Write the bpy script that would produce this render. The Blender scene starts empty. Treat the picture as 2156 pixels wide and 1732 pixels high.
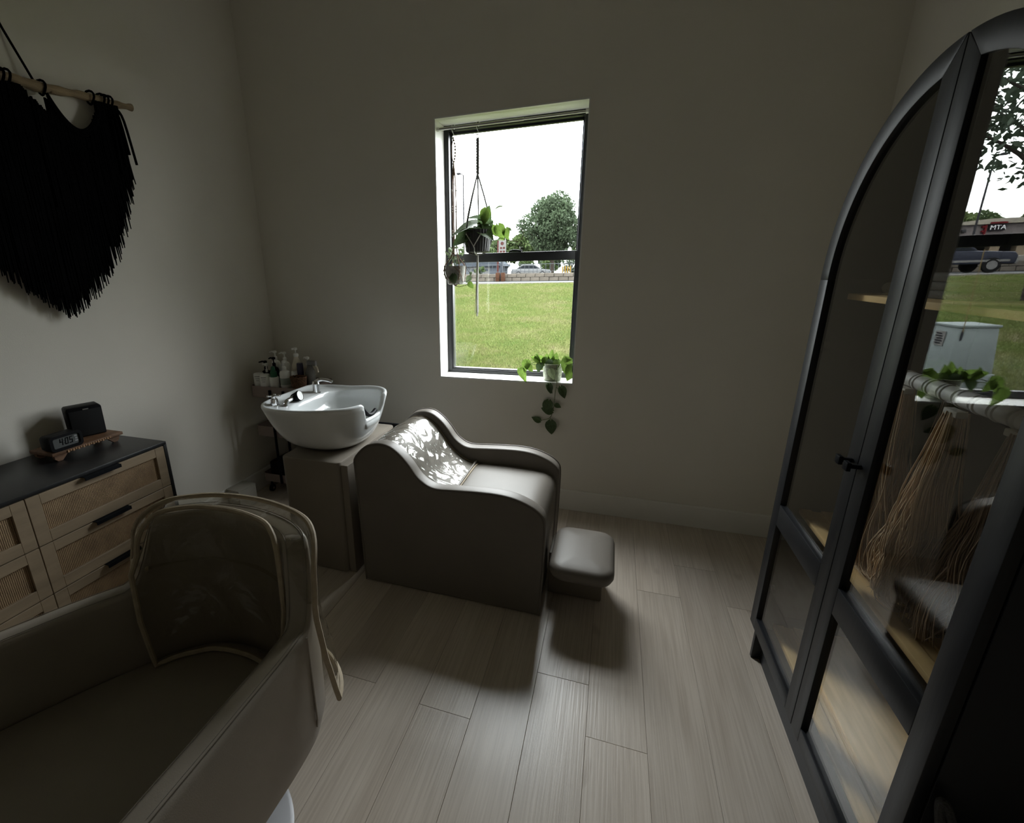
import bpy, bmesh, math, random
import numpy as np
from mathutils import Vector, Matrix, Euler
R = random.Random(7)
NP = np.random.RandomState(5)
scene = bpy.context.scene
C = scene.collection
PI = math.pi

# ------------------------------------------------------------------ camera, sky, exposure
cam_d = bpy.data.cameras.new('camera'); cam = bpy.data.objects.new('camera', cam_d); C.objects.link(cam)
def cam_rot(yaw, pitch, roll):
    cy, sy, cp, sp, cr, sr = math.cos(yaw), math.sin(yaw), math.cos(pitch), math.sin(pitch), math.cos(roll), math.sin(roll)
    B = Matrix(((1,0,0),(0,0,-1),(0,1,0)))
    Rz = Matrix(((cy,sy,0),(-sy,cy,0),(0,0,1))); Rx = Matrix(((1,0,0),(0,cp,-sp),(0,sp,cp))); Rr = Matrix(((cr,-sr,0),(sr,cr,0),(0,0,1)))
    return Rr @ Rx @ B @ Rz
m = cam_rot(math.radians(19.24428452), math.radians(16.96665955), math.radians(-1.06136263))
mw = Matrix.Identity(4)
for i in range(3):
    mw[i][0] = m[0][i]; mw[i][1] = -m[1][i]; mw[i][2] = -m[2][i]
mw.translation = (0, 0, 1.55)
cam.matrix_world = mw
F, CX, CY = 973.476, 947.806, 871.416
cam_d.sensor_fit = 'HORIZONTAL'; cam_d.sensor_width = 36
cam_d.lens = F / 2156 * 36
cam_d.shift_x = (1078 - CX) / 2156; cam_d.shift_y = (CY - 866) / 2156
cam_d.clip_start = 0.02; cam_d.clip_end = 500
scene.camera = cam

w = bpy.data.worlds.new('overcast_sky'); scene.world = w; w.use_nodes = True
wn, wl = w.node_tree.nodes, w.node_tree.links
bg = wn['Background']; SKY = 12.8   # overcast sky: zenith three times the horizon (CIE standard overcast)
tc = wn.new('ShaderNodeTexCoord'); nz = wn.new('ShaderNodeTexNoise'); rp = wn.new('ShaderNodeValToRGB')
nz.inputs['Scale'].default_value = 2.6; nz.inputs['Detail'].default_value = 5
rp.color_ramp.elements[0].position = .3; rp.color_ramp.elements[0].color = (.88, .94, 1.0, 1)
rp.color_ramp.elements[1].position = .72; rp.color_ramp.elements[1].color = (1.0, .985, .96, 1)
wl.new(tc.outputs['Generated'], nz.inputs['Vector']); wl.new(nz.outputs['Fac'], rp.inputs['Fac'])
wl.new(rp.outputs['Color'], bg.inputs['Color'])
sx = wn.new('ShaderNodeSeparateXYZ'); wl.new(tc.outputs['Generated'], sx.inputs[0])
mxn = wn.new('ShaderNodeMath'); mxn.operation = 'MAXIMUM'; mxn.inputs[1].default_value = 0; wl.new(sx.outputs['Z'], mxn.inputs[0])
man = wn.new('ShaderNodeMath'); man.operation = 'MULTIPLY_ADD'; man.inputs[1].default_value = 2*SKY; man.inputs[2].default_value = SKY
wl.new(mxn.outputs[0], man.inputs[0]); wl.new(man.outputs[0], bg.inputs['Strength'])

# sampling portal filling the window opening (gives off no light of its own)
pd = bpy.data.lights.new('window_portal', 'AREA'); pd.shape = 'RECTANGLE'; pd.size = .88; pd.size_y = 1.56
pd.cycles.is_portal = True
po = bpy.data.objects.new('window_portal', pd); C.objects.link(po)
po.location = (-.6435, 3.17, 1.645); po.rotation_euler = (-PI/2, 0, 0)

vs = scene.view_settings
vs.view_transform = 'Standard'; vs.look = 'None'; vs.gamma = 1; vs.exposure = 0.0
vs.use_curve_mapping = False
try:
    scene.cycles.max_bounces = 9; scene.cycles.diffuse_bounces = 5; scene.cycles.transparent_max_bounces = 14
    scene.cycles.sample_clamp_indirect = 6; scene.cycles.caustics_reflective = False; scene.cycles.caustics_refractive = False; scene.cycles.adaptive_threshold = .02
except Exception: pass

# ------------------------------------------------------------------ materials
MATS = {}
def mat(name, col, rough=.5, metal=0., ns=0., na=.12, bump=0., bs=60., stretch=(1,1,1), spec=.5, coat=0., sheen=0., rnd=0., trans=0.):
    if name in MATS: return MATS[name]
    mt = bpy.data.materials.new(name); mt.use_nodes = True; MATS[name] = mt
    n, l = mt.node_tree.nodes, mt.node_tree.links
    p = n['Principled BSDF']
    p.inputs['Base Color'].default_value = (*col, 1); p.inputs['Roughness'].default_value = rough
    p.inputs['Metallic'].default_value = metal; p.inputs['Specular IOR Level'].default_value = spec
    p.inputs['Coat Weight'].default_value = coat; p.inputs['Coat Roughness'].default_value = .08
    p.inputs['Sheen Weight'].default_value = sheen
    t = n.new('ShaderNodeTexCoord'); mp = n.new('ShaderNodeMapping'); mp.inputs['Scale'].default_value = stretch
    l.new(t.outputs['Object'], mp.inputs['Vector'])
    a = n.new('ShaderNodeTexNoise'); a.inputs['Scale'].default_value = ns or 8.; a.inputs['Detail'].default_value = 4
    l.new(mp.outputs[0], a.inputs['Vector'])
    r = n.new('ShaderNodeValToRGB')
    r.color_ramp.elements[0].position = .3; r.color_ramp.elements[1].position = .72
    r.color_ramp.elements[0].color = (*[c*(1-na) for c in col], 1); r.color_ramp.elements[1].color = (*[min(1, c*(1+na)) for c in col], 1)
    l.new(a.outputs['Fac'], r.inputs['Fac'])
    out = r.outputs['Color']
    if rnd:
        oi = n.new('ShaderNodeObjectInfo'); mr = n.new('ShaderNodeMapRange')
        mr.inputs['To Min'].default_value = 1-rnd; mr.inputs['To Max'].default_value = 1+rnd
        l.new(oi.outputs['Random'], mr.inputs['Value'])
        hs = n.new('ShaderNodeHueSaturation'); l.new(mr.outputs[0], hs.inputs['Value']); l.new(out, hs.inputs['Color']); out = hs.outputs['Color']
    l.new(out, p.inputs['Base Color'])
    if bump:
        b = n.new('ShaderNodeTexNoise'); b.inputs['Scale'].default_value = bs; b.inputs['Detail'].default_value = 3
        l.new(mp.outputs[0], b.inputs['Vector'])
        bn = n.new('ShaderNodeBump'); bn.inputs['Strength'].default_value = bump; bn.inputs['Distance'].default_value = .01
        l.new(b.outputs['Fac'], bn.inputs['Height']); l.new(bn.outputs[0], p.inputs['Normal'])
    if trans:
        tr = n.new('ShaderNodeBsdfTranslucent'); l.new(out, tr.inputs['Color'])
        mx = n.new('ShaderNodeMixShader'); mx.inputs[0].default_value = trans
        l.new(p.outputs[0], mx.inputs[1]); l.new(tr.outputs[0], mx.inputs[2]); l.new(mx.outputs[0], n['Material Output'].inputs['Surface'])
    return mt

def glass(name, tint=(1,1,1), ior=1.5, bump=0., bs=10., detail=2., rough=0., gl=(1,1,1), dist=.02, base=0., distort=0.):
    if name in MATS: return MATS[name]
    mt = bpy.data.materials.new(name); mt.use_nodes = True; MATS[name] = mt
    n, l = mt.node_tree.nodes, mt.node_tree.links
    n.remove(n['Principled BSDF'])
    t = n.new('ShaderNodeBsdfTransparent'); t.inputs[0].default_value = (*tint, 1)
    g = n.new('ShaderNodeBsdfGlossy'); g.inputs['Roughness'].default_value = rough; g.inputs[0].default_value = (*gl, 1)
    f = n.new('ShaderNodeFresnel'); ge = n.new('ShaderNodeNewGeometry'); mr = n.new('ShaderNodeMapRange')   # thin sheet: same index from both sides
    mr.inputs['To Min'].default_value = ior; mr.inputs['To Max'].default_value = 1/ior
    l.new(ge.outputs['Backfacing'], mr.inputs['Value']); l.new(mr.outputs[0], f.inputs[0])
    mx = n.new('ShaderNodeMixShader')
    l.new(t.outputs[0], mx.inputs[1]); l.new(g.outputs[0], mx.inputs[2])
    if base:
        ad = n.new('ShaderNodeMath'); ad.operation = 'ADD'; ad.use_clamp = True; ad.inputs[1].default_value = base
        l.new(f.outputs[0], ad.inputs[0]); l.new(ad.outputs[0], mx.inputs[0])
    else: l.new(f.outputs[0], mx.inputs[0])
    l.new(mx.outputs[0], n['Material Output'].inputs['Surface'])
    if bump:
        tc = n.new('ShaderNodeTexCoord'); b = n.new('ShaderNodeTexNoise'); b.inputs['Scale'].default_value = bs; b.inputs['Detail'].default_value = detail
        b.inputs['Distortion'].default_value = distort
        l.new(tc.outputs['Object'], b.inputs['Vector'])
        bn = n.new('ShaderNodeBump'); bn.inputs['Strength'].default_value = bump; bn.inputs['Distance'].default_value = dist
        l.new(b.outputs['Fac'], bn.inputs['Height']); l.new(bn.outputs[0], g.inputs['Normal']); l.new(bn.outputs[0], f.inputs['Normal'])
    return mt

WALL = mat('greige_wall_paint', (.755, .72, .65), .85, ns=3, na=.02, bump=.06, bs=220)
CEIL = mat('ceiling_paint', (.82, .81, .78), .9, na=.02)
TRIM = mat('white_trim_paint', (.78, .765, .72), .45, na=.02)
REVEAL = mat('white_jamb_paint', (.80, .795, .765), .5, na=.02)
BLACKFR = mat('black_window_frame', (.012, .013, .015), .42, na=.2)
LEATHER = mat('taupe_leatherette', (.165, .147, .126), .47, ns=5, na=.05, bump=.05, bs=420, spec=.3)
LEATHER3 = mat('styling_chair_leatherette', (.30, .262, .218), .4, ns=5, na=.06, bump=.05, bs=420, spec=.5)
LEATHER2 = mat('dark_taupe_leatherette', (.225, .195, .16), .45, ns=5, na=.06, bump=.05, bs=420, spec=.45)
PIPING = mat('beige_piping_fabric', (.40, .33, .235), .75, ns=40, na=.12, bump=.1, bs=400)
CERAMIC = mat('white_glazed_ceramic', (.80, .82, .82), .12, na=.01, coat=.6)
CHROME = mat('polished_chrome', (.80, .80, .82), .08, 1., na=.02)
BLACKPL = mat('black_plastic', (.012, .012, .013), .38, na=.2)
BLACKMETAL = mat('black_powder_coat', (.010, .011, .013), .45, ns=30, na=.2, bump=.03, bs=300)
CABBLACK = mat('black_painted_wood', (.009, .010, .0125), .42, ns=6, na=.25, bump=.03, bs=90, stretch=(1, 1, .1), spec=.28)
CABIN = mat('dark_cabinet_lining', (.016, .0145, .012), .75, na=.2)
OAK = mat('light_oak', (.31, .235, .155), .5, ns=5, na=.16, bump=.05, bs=40, stretch=(6, .8, 6), rnd=.05)
SHELFW = mat('golden_oak_shelf', (.74, .52, .25), .55, ns=5, na=.16, bump=.04, bs=40, stretch=(9, .9, 9), spec=.12)
DRIFT = mat('driftwood', (.30, .22, .135), .75, ns=9, na=.35, bump=.4, bs=30, stretch=(5, .7, 5))
CORDBLK = mat('black_cotton_cord', (.0024, .0024, .0028), 1., na=.25, spec=.05)
TRAYW = mat('rustic_brown_wood', (.17, .085, .042), .6, ns=6, na=.35, bump=.3, bs=50, stretch=(6, 1, 6))
DRESSBLK = mat('dresser_black_top', (.013, .0135, .0145), .38, ns=20, na=.2)
WHITEPL = mat('white_plastic', (.88, .88, .85), .35, na=.03)
CREAMPL = mat('cream_plastic', (.74, .67, .56), .4, na=.05)
GREENPL = mat('green_plastic', (.01, .12, .05), .35, na=.1)
PURPLEPL = mat('dark_purple_plastic', (.02, .015, .05), .3, na=.1)
CARTMETAL = mat('taupe_enamel_metal', (.30, .235, .21), .5, na=.06)
WICKER = mat('brown_wicker', (.16, .08, .04), .7, ns=70, na=.5, bump=.6, bs=120)
GREYTRAY = mat('grey_metal_tray', (.25, .25, .25), .4, .6, na=.1)
LEAF = mat('pothos_leaf', (.115, .185, .035), .4, ns=14, na=.35, spec=.3, trans=.35, rnd=.22)
LEAFD = mat('philodendron_leaf', (.07, .11, .045), .4, ns=14, na=.4, spec=.3, trans=.22, rnd=.25)
LEAFS = mat('peperomia_leaf', (.12, .16, .08), .4, ns=30, na=.5, trans=.35, rnd=.2)
STEM = mat('green_stem', (.12, .16, .05), .6, na=.2)
STEMB = mat('brown_stem', (.11, .075, .045), .7, na=.2)
GREYPOT = mat('charcoal_ribbed_ceramic', (.035, .034, .035), .5, na=.2)
WHITEPOT = mat('grey_white_textured_pot', (.34, .33, .31), .6, ns=50, na=.3, bump=.4, bs=90)
SPECKPOT = mat('speckled_sage_pot', (.27, .30, .20), .35, ns=60, na=.55, bump=.1, bs=90)
ROPEGREY = mat('grey_cotton_rope', (.17, .165, .16), .9, ns=90, na=.3, bump=.3, bs=300)
ROPEBROWN = mat('brown_jute_cord', (.20, .115, .07), .9, ns=90, na=.3, bump=.3, bs=300)
ROPEWHITE = mat('white_cotton_rope', (.62, .61, .57), .9, ns=90, na=.1, bump=.3, bs=300)
SOIL = mat('potting_soil', (.03, .02, .013), .95, ns=60, na=.4)
ROD = mat('brushed_nickel', (.52, .51, .49), .35, .7, na=.05)
HAIR = mat('ash_blond_hair', (.52, .37, .22), .42, ns=10, na=.35, spec=.6)
HAIRD = mat('dark_blond_hair', (.26, .17, .10), .42, ns=10, na=.35, spec=.6)
ROLL = mat('pale_grey_roller', (.42, .42, .41), .5, na=.05)
PAPER = mat('off_white_paper', (.52, .51, .47), .7, na=.05)
LCD = mat('grey_lcd', (.105, .11, .108), .25, na=.03)
INK = mat('black_ink', (.006, .006, .007), .5, na=.05)
GREYLABEL = mat('grey_print', (.25, .25, .25), .6, na=.2)
STITCH = mat('grey_thread', (.30, .28, .25), .8, na=.05)
CARDB = mat('pale_cardboard', (.42, .40, .35), .8, na=.05)
WINGLASS = glass('window_glass', (.97, .985, .98), 1.45)
CABGLASS = glass('cabinet_glass', (.97, .972, .965), 1.47)
CABGLASS2 = glass('lower_cabinet_glass', (.97, .972, .965), 1.3)
VINYL = glass('clear_wrinkled_vinyl', (.93, .93, .91), 1.5, bump=.6, bs=6.5, detail=1., dist=.03, rough=.015, distort=2.6)
VINYL2 = glass('clear_soft_vinyl', (.88, .87, .83), 1.45, bump=.8, bs=9, detail=3, dist=.03, rough=.04, distort=.6)

def plank_mat():
    mt = bpy.data.materials.new('greige_oak_plank'); mt.use_nodes = True
    n, l = mt.node_tree.nodes, mt.node_tree.links; p = n['Principled BSDF']
    p.inputs['Roughness'].default_value = .33; p.inputs['Specular IOR Level'].default_value = .7
    t = n.new('ShaderNodeTexCoord'); oi = n.new('ShaderNodeObjectInfo')
    mp = n.new('ShaderNodeMapping'); l.new(t.outputs['Object'], mp.inputs['Vector'])
    cb = n.new('ShaderNodeCombineXYZ'); mu = n.new('ShaderNodeMath'); mu.operation = 'MULTIPLY'; mu.inputs[1].default_value = 37
    l.new(oi.outputs['Random'], mu.inputs[0]); l.new(mu.outputs[0], cb.inputs[0]); l.new(mu.outputs[0], cb.inputs[1]); l.new(cb.outputs[0], mp.inputs['Location'])
    def nz(sc, det, dis=0.):
        mm = n.new('ShaderNodeMapping'); mm.inputs['Scale'].default_value = sc; l.new(mp.outputs[0], mm.inputs['Vector'])
        a = n.new('ShaderNodeTexNoise'); a.inputs['Scale'].default_value = 1; a.inputs['Detail'].default_value = det; a.inputs['Distortion'].default_value = dis
        l.new(mm.outputs[0], a.inputs['Vector']); return a.outputs['Fac']
    broad = nz((9, .9, 1), 3, .6); fine = nz((150, 3.2, 1), 3, .3); knot = nz((7, 3.4, 1), 1)
    r1 = n.new('ShaderNodeValToRGB'); r1.color_ramp.elements[0].position = .3; r1.color_ramp.elements[1].position = .75
    r1.color_ramp.elements[0].color = (.56, .485, .41, 1); r1.color_ramp.elements[1].color = (.66, .585, .505, 1); l.new(broad, r1.inputs[0])
    r2 = n.new('ShaderNodeValToRGB'); r2.color_ramp.elements[0].position = .35; r2.color_ramp.elements[1].position = .6
    r2.color_ramp.elements[0].color = (.84, .825, .81, 1); r2.color_ramp.elements[1].color = (1, 1, 1, 1); l.new(fine, r2.inputs[0])
    r3 = n.new('ShaderNodeValToRGB'); r3.color_ramp.elements[0].position = .2; r3.color_ramp.elements[1].position = .29
    r3.color_ramp.elements[0].color = (.55, .5, .45, 1); r3.color_ramp.elements[1].color = (1, 1, 1, 1); l.new(knot, r3.inputs[0])
    def mul(a, b):
        x = n.new('ShaderNodeMixRGB'); x.blend_type = 'MULTIPLY'; x.inputs[0].default_value = 1; l.new(a, x.inputs[1]); l.new(b, x.inputs[2]); return x.outputs[0]
    c = mul(mul(r1.outputs[0], r2.outputs[0]), r3.outputs[0])
    hs = n.new('ShaderNodeHueSaturation'); mr = n.new('ShaderNodeMapRange'); mr.inputs['To Min'].default_value = .9; mr.inputs['To Max'].default_value = 1.08
    l.new(oi.outputs['Random'], mr.inputs['Value']); l.new(mr.outputs[0], hs.inputs['Value']); l.new(c, hs.inputs['Color']); l.new(hs.outputs[0], p.inputs['Base Color'])
    bn = n.new('ShaderNodeBump'); bn.inputs['Strength'].default_value = .25; bn.inputs['Distance'].default_value = .002; l.new(fine, bn.inputs['Height']); l.new(bn.outputs[0], p.inputs['Normal'])
    return mt
PLANK = plank_mat()

def weave_mat(name, col, dark, sy=160., sz=110.):
    mt = bpy.data.materials.new(name); mt.use_nodes = True
    n, l = mt.node_tree.nodes, mt.node_tree.links; p = n['Principled BSDF']; p.inputs['Roughness'].default_value = .7
    t = n.new('ShaderNodeTexCoord')
    outs = []
    for ax, s in (('Y', sy), ('Z', sz)):
        wv = n.new('ShaderNodeTexWave'); wv.wave_type = 'BANDS'; wv.bands_direction = ax; wv.inputs['Scale'].default_value = s/6.2832
        wv.inputs['Distortion'].default_value = 1.2; wv.inputs['Detail'].default_value = 2; wv.inputs['Detail Scale'].default_value = 1.5
        l.new(t.outputs['Object'], wv.inputs['Vector']); outs.append(wv.outputs['Fac'])
    m0 = n.new('ShaderNodeMath'); m0.operation = 'MULTIPLY'; m0.inputs[1].default_value = .3; l.new(outs[1], m0.inputs[0])
    mn = n.new('ShaderNodeMath'); mn.operation = 'MULTIPLY_ADD'; mn.inputs[1].default_value = .6; l.new(outs[0], mn.inputs[0]); l.new(m0.outputs[0], mn.inputs[2])
    nz = n.new('ShaderNodeTexNoise'); nz.inputs['Scale'].default_value = 14; nz.inputs['Detail'].default_value = 3; l.new(t.outputs['Object'], nz.inputs['Vector'])
    ad = n.new('ShaderNodeMath'); ad.operation = 'MULTIPLY_ADD'; ad.inputs[1].default_value = .8; l.new(nz.outputs['Fac'], ad.inputs[0]); l.new(mn.outputs[0], ad.inputs[2])
    r = n.new('ShaderNodeValToRGB'); r.color_ramp.elements[0].position = .35; r.color_ramp.elements[1].position = 1.0
    r.color_ramp.elements[0].color = (*dark, 1); r.color_ramp.elements[1].color = (*col, 1)
    l.new(ad.outputs[0], r.inputs[0]); l.new(r.outputs[0], p.inputs['Base Color'])
    bn = n.new('ShaderNodeBump'); bn.inputs['Strength'].default_value = .6; bn.inputs['Distance'].default_value = .003; l.new(mn.outputs[0], bn.inputs['Height']); l.new(bn.outputs[0], p.inputs['Normal'])
    return mt
RATTAN = weave_mat('woven_rattan', (.36, .24, .13), (.07, .036, .017), 330., 430.)

# ------------------------------------------------------------------ mesh helpers
class MB:
    def __init__(s): s.v = []; s.f = []
    def add(s, vs_, fs_):
        o = len(s.v); s.v += [tuple(v) for v in vs_]; s.f += [tuple(i+o for i in f) for f in fs_]; return s
    def box(s, x0, x1, y0, y1, z0, z1):
        return s.add([(x0,y0,z0),(x1,y0,z0),(x1,y1,z0),(x0,y1,z0),(x0,y0,z1),(x1,y0,z1),(x1,y1,z1),(x0,y1,z1)],
                     [(0,3,2,1),(4,5,6,7),(0,1,5,4),(1,2,6,5),(2,3,7,6),(3,0,4,7)])
    def obox(s, c, ax, half):   # oriented box: ax = 3 unit vectors
        c = Vector(c); X, Y, Z = [Vector(a)*h for a, h in zip(ax, half)]
        p = [c+sx*X+sy*Y+sz*Z for sz in (-1,1) for sx, sy in ((-1,-1),(1,-1),(1,1),(-1,1))]
        return s.add(p, [(0,3,2,1),(4,5,6,7),(0,1,5,4),(1,2,6,5),(2,3,7,6),(3,0,4,7)])
    def tube(s, path, r, n=8, caps=True, closed=False):
        P = [Vector(p) for p in path]; k = len(P); rr = r if hasattr(r, '__len__') else [r]*k
        rings = []; prev = None
        for i in range(k):
            if closed: t = P[(i+1) % k]-P[i-1]
            else: t = P[min(i+1,k-1)]-P[max(i-1,0)]
            if t.length < 1e-9: t = Vector((0,0,1))
            t.normalize()
            if prev is None: a = t.orthogonal().normalized()
            else:
                a = prev - t*prev.dot(t)
                a = a.normalized() if a.length > 1e-6 else t.orthogonal().normalized()
            prev = a; b = t.cross(a)
            rings.append([P[i]+(a*math.cos(2*PI*j/n)+b*math.sin(2*PI*j/n))*rr[i] for j in range(n)])
        fs = []; m_ = k if closed else k-1
        for i in range(m_):
            i2 = (i+1) % k
            for j in range(n): fs.append((i*n+j, i*n+(j+1)%n, i2*n+(j+1)%n, i2*n+j))
        if caps and not closed: fs += [tuple(range(n))[::-1], tuple((k-1)*n+j for j in range(n))]
        return s.add([v for r_ in rings for v in r_], fs)
    def cyl(s, p0, p1, r, n=16, r1=None): return s.tube([p0, p1], [r, r if r1 is None else r1], n)
    def lathe(s, prof, c=(0,0,0), n=24, capb=True, capt=False):
        vs_ = []; fs = []
        for (r, z) in prof:
            for j in range(n): vs_.append((c[0]+r*math.cos(2*PI*j/n), c[1]+r*math.sin(2*PI*j/n), c[2]+z))
        for i in range(len(prof)-1):
            for j in range(n): fs.append((i*n+j, i*n+(j+1)%n, (i+1)*n+(j+1)%n, (i+1)*n+j))
        if capb: fs.append(tuple(range(n))[::-1])
        if capt: fs.append(tuple((len(prof)-1)*n+j for j in range(n)))
        return s.add(vs_, fs)
    def prism(s, pts, axis, a, b):  # pts 2D; axis 'y': (x,z) ; 'x': (y,z) ; 'z': (x,y)
        n = len(pts)
        def mk(p, h): return {'y': (p[0], h, p[1]), 'x': (h, p[0], p[1]), 'z': (p[0], p[1], h)}[axis]
        vs_ = [mk(p, a) for p in pts]+[mk(p, b) for p in pts]
        fs = [tuple(range(n)), tuple(range(2*n-1, n-1, -1))]+[(i, n+i, n+(i+1)%n, (i+1)%n) for i in range(n)]
        return s.add(vs_, fs)
    def grid(s, rows, closed=False):
        n = len(rows[0]); fs = []
        for i in range(len(rows)-1):
            for j in range(n if closed else n-1): fs.append((i*n+j, i*n+(j+1)%n, (i+1)*n+(j+1)%n, (i+1)*n+j))
        return s.add([v for r_ in rows for v in r_], fs)
    def mesh(s, name, bevel=0., seg=2, ang=35., smooth=True, fix=True):
        me = bpy.data.meshes.new(name); me.from_pydata(s.v, [], s.f); me.update()
        if bevel or fix:
            bm = bmesh.new(); bm.from_mesh(me)
            if fix and len(bm.faces) < 60000: bmesh.ops.recalc_face_normals(bm, faces=bm.faces)
            if bevel:
                es = [e for e in bm.edges if len(e.link_faces) == 2 and e.calc_face_angle(0) > math.radians(30)]
                bmesh.ops.bevel(bm, geom=es, offset=bevel, segments=seg, affect='EDGES', profile=.5, clamp_overlap=True)
            bm.to_mesh(me); bm.free()
        if smooth:
            me.shade_smooth()
            me.set_sharp_from_angle(angle=math.radians(ang))
        return me
    def build(s, name, mt, parent=None, bevel=0., seg=2, ang=35., smooth=True, label=None, fix=True):
        return link(name, s.mesh(name, bevel, seg, ang, smooth, fix), mt, parent, label)
def link(name, me, mt, parent=None, label=None):
    if mt is not None and not me.materials: me.materials.append(mt)
    o = bpy.data.objects.new(name, me); C.objects.link(o)
    if parent is not None: o.parent = parent; o.matrix_parent_inverse = parent.matrix_basis.inverted()
    if label: o['label'] = label
    return o
def thing(name, label, cat, loc=(0,0,0), group=None):
    o = bpy.data.objects.new(name, None); C.objects.link(o); o.location = loc; o.empty_display_size = .1
    o['label'] = label; o['category'] = cat
    if group: o['group'] = group
    return o
def tag(o, label, cat, group=None):
    o['label'] = label; o['category'] = cat
    if group: o['group'] = group
    return o
def struct(o, label=None):
    o['kind'] = 'structure'
    if label: o['label'] = label
    return o
def smooth_pts(pts, n=6, closed=False):   # Catmull-Rom
    P = [Vector(p) for p in pts]; out = []; k = len(P)
    for i in range(k if closed else k-1):
        g = lambda j: P[j % k] if closed else P[max(0, min(k-1, j))]
        a, b, c_, d = g(i-1), g(i), g(i+1), g(i+2)
        for q in range(n):
            t = q/n
            out.append(.5*((2*b)+(c_-a)*t+(2*a-5*b+4*c_-d)*t*t+(3*b-a-3*c_+d)*t**3))
    if not closed: out.append(P[-1])
    return out
def sstep(a, b, x):
    t = max(0., min(1., (x-a)/(b-a))); return t*t*(3-2*t)
def text_mesh(txt, size, depth):
    cu = bpy.data.curves.new('lettering', 'FONT'); cu.body = txt; cu.size = size; cu.extrude = depth; cu.align_x = 'CENTER'; cu.align_y = 'CENTER'
    o = bpy.data.objects.new('lettering', cu); C.objects.link(o)
    bpy.context.view_layer.update()
    me = bpy.data.meshes.new_from_object(o.evaluated_get(bpy.context.evaluated_depsgraph_get()))
    bpy.data.objects.remove(o); bpy.data.curves.remove(cu); return me

# ------------------------------------------------------------------ room shell
XL, XR, YB, YF, ZC = -2.445, 1.12, 2.922, -3.6, 3.4
WX0, WX1, WZ0, WZ1, YW = -1.089, -.198, .862, 2.427, 3.075
floor = struct(MB().box(XL-.12, XR+.12, YF-.12, 3.17, -.12, -.012).build('floor', mat('screed', (.2,.19,.18), .9), smooth=False), 'greige oak plank floor')
JOINTS = {-.174: 1.51, .026: 1.291, -.574: 1.228}
x = .026-.2*13
ci = 0
while x < XR:
    js = None
    for k_, v_ in JOINTS.items():
        if abs(k_-x) < .02: js = v_
    if js is None: js = 2.6-((ci*.73) % 1.5) if x < .2 else (2.45 if ci % 2 else .35)
    y = js-1.82*4
    while y < YB:
        x0, x1, y0, y1 = max(x, XL)+.0004, min(x+.2, XR)-.0004, max(y, YF)+.0004, min(y+1.82, YB)-.0004
        if x1-x0 > .01 and y1-y0 > .01:
            dz = R.uniform(-.0003, .0003)
            b = .0008
            mb = MB()
            vs_ = [(x0,y0,-.012),(x1,y0,-.012),(x1,y1,-.012),(x0,y1,-.012),(x0,y0,dz-b),(x1,y0,dz-b),(x1,y1,dz-b),(x0,y1,dz-b),(x0+b,y0+b,dz),(x1-b,y0+b,dz),(x1-b,y1-b,dz),(x0+b,y1-b,dz)]
            mb.add(vs_, [(0,1,5,4),(1,2,6,5),(2,3,7,6),(3,0,4,7),(4,5,9,8),(5,6,10,9),(6,7,11,10),(7,4,8,11),(8,9,10,11)])
            mb.build('plank', PLANK, floor, smooth=False, fix=False)
        y += 1.82
    x += .2; ci += 1
wb = MB()
wb.box(XL-.12, WX0, YB, 3.17, -.1, ZC+.1).box(WX1, XR+.12, YB, 3.17, -.1, ZC+.1).box(WX0, WX1, YB, 3.17, -.1, WZ0).box(WX0, WX1, YB, 3.17, WZ1, ZC+.1)
struct(wb.build('wall_back', WALL, smooth=False), 'greige back wall around the window')
struct(MB().box(XL-.12, XL, YF-.12, YB, -.1, ZC+.1).build('wall_left', WALL, smooth=False), 'greige left wall behind the dresser')
struct(MB().box(XR, XR+.12, YF-.12, YB, -.1, ZC+.1).build('wall_right', WALL, smooth=False), 'greige right wall behind the cabinet')
struct(MB().box(XL-.12, XR+.12, YF-.12, YF, -.1, ZC+.1).build('wall_front', WALL, smooth=False))
struct(MB().box(XL-.12, XR+.12, YF-.12, 3.17, ZC, ZC+.12).build('ceiling', CEIL, smooth=False))
def skirting(name, pts, axis, a, b): struct(MB().prism(pts, axis, a, b).build(name, TRIM, smooth=False), 'painted baseboard')
prof = lambda s, x0: [(x0, 0.001), (x0+s*.014, 0.001), (x0+s*.014, .136), (x0+s*.009, .144), (x0, .144)]
skirting('baseboard_back', prof(-1, YB), 'x', XL, XR)
skirting('baseboard_left', prof(1, XL), 'y', YF, YB-.014)
skirting('baseboard_right', prof(-1, XR), 'y', YF, YB-.014)

# window: painted reveal, black single-hung frame, panes
win = struct(thing('window_1', 'tall black framed single-hung window in a white painted reveal', 'window', (-.6435, YW, WZ0)))
del win['category']
t_ = .008
MB().box(WX0, WX0+t_, YB-.0015, YW, WZ0, WZ1).build('jamb', REVEAL, win, smooth=False, label='white painted jamb')
MB().box(WX1-t_, WX1, YB-.0015, YW, WZ0, WZ1).build('jamb', REVEAL, win, smooth=False)
MB().box(WX0+t_, WX1-t_, YB-.0015, YW, WZ1-t_, WZ1).build('jamb_head', REVEAL, win, smooth=False)
MB().box(WX0+t_, WX1-t_, YB-.004, YW, WZ0, WZ0+.012).build('window_sill', REVEAL, win, bevel=.002, label='white painted sill')
FW = .038
mb = MB()
for a in ((WX0, WX0+FW, WZ0, WZ1), (WX1-FW, WX1, WZ0, WZ1), (WX0+FW, WX1-FW, WZ0, WZ0+FW), (WX0+FW, WX1-FW, WZ1-FW, WZ1)):
    mb.box(a[0], a[1], YW, YW+.085, a[2], a[3])
mb.build('window_frame', BLACKFR, win, bevel=.002)
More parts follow.
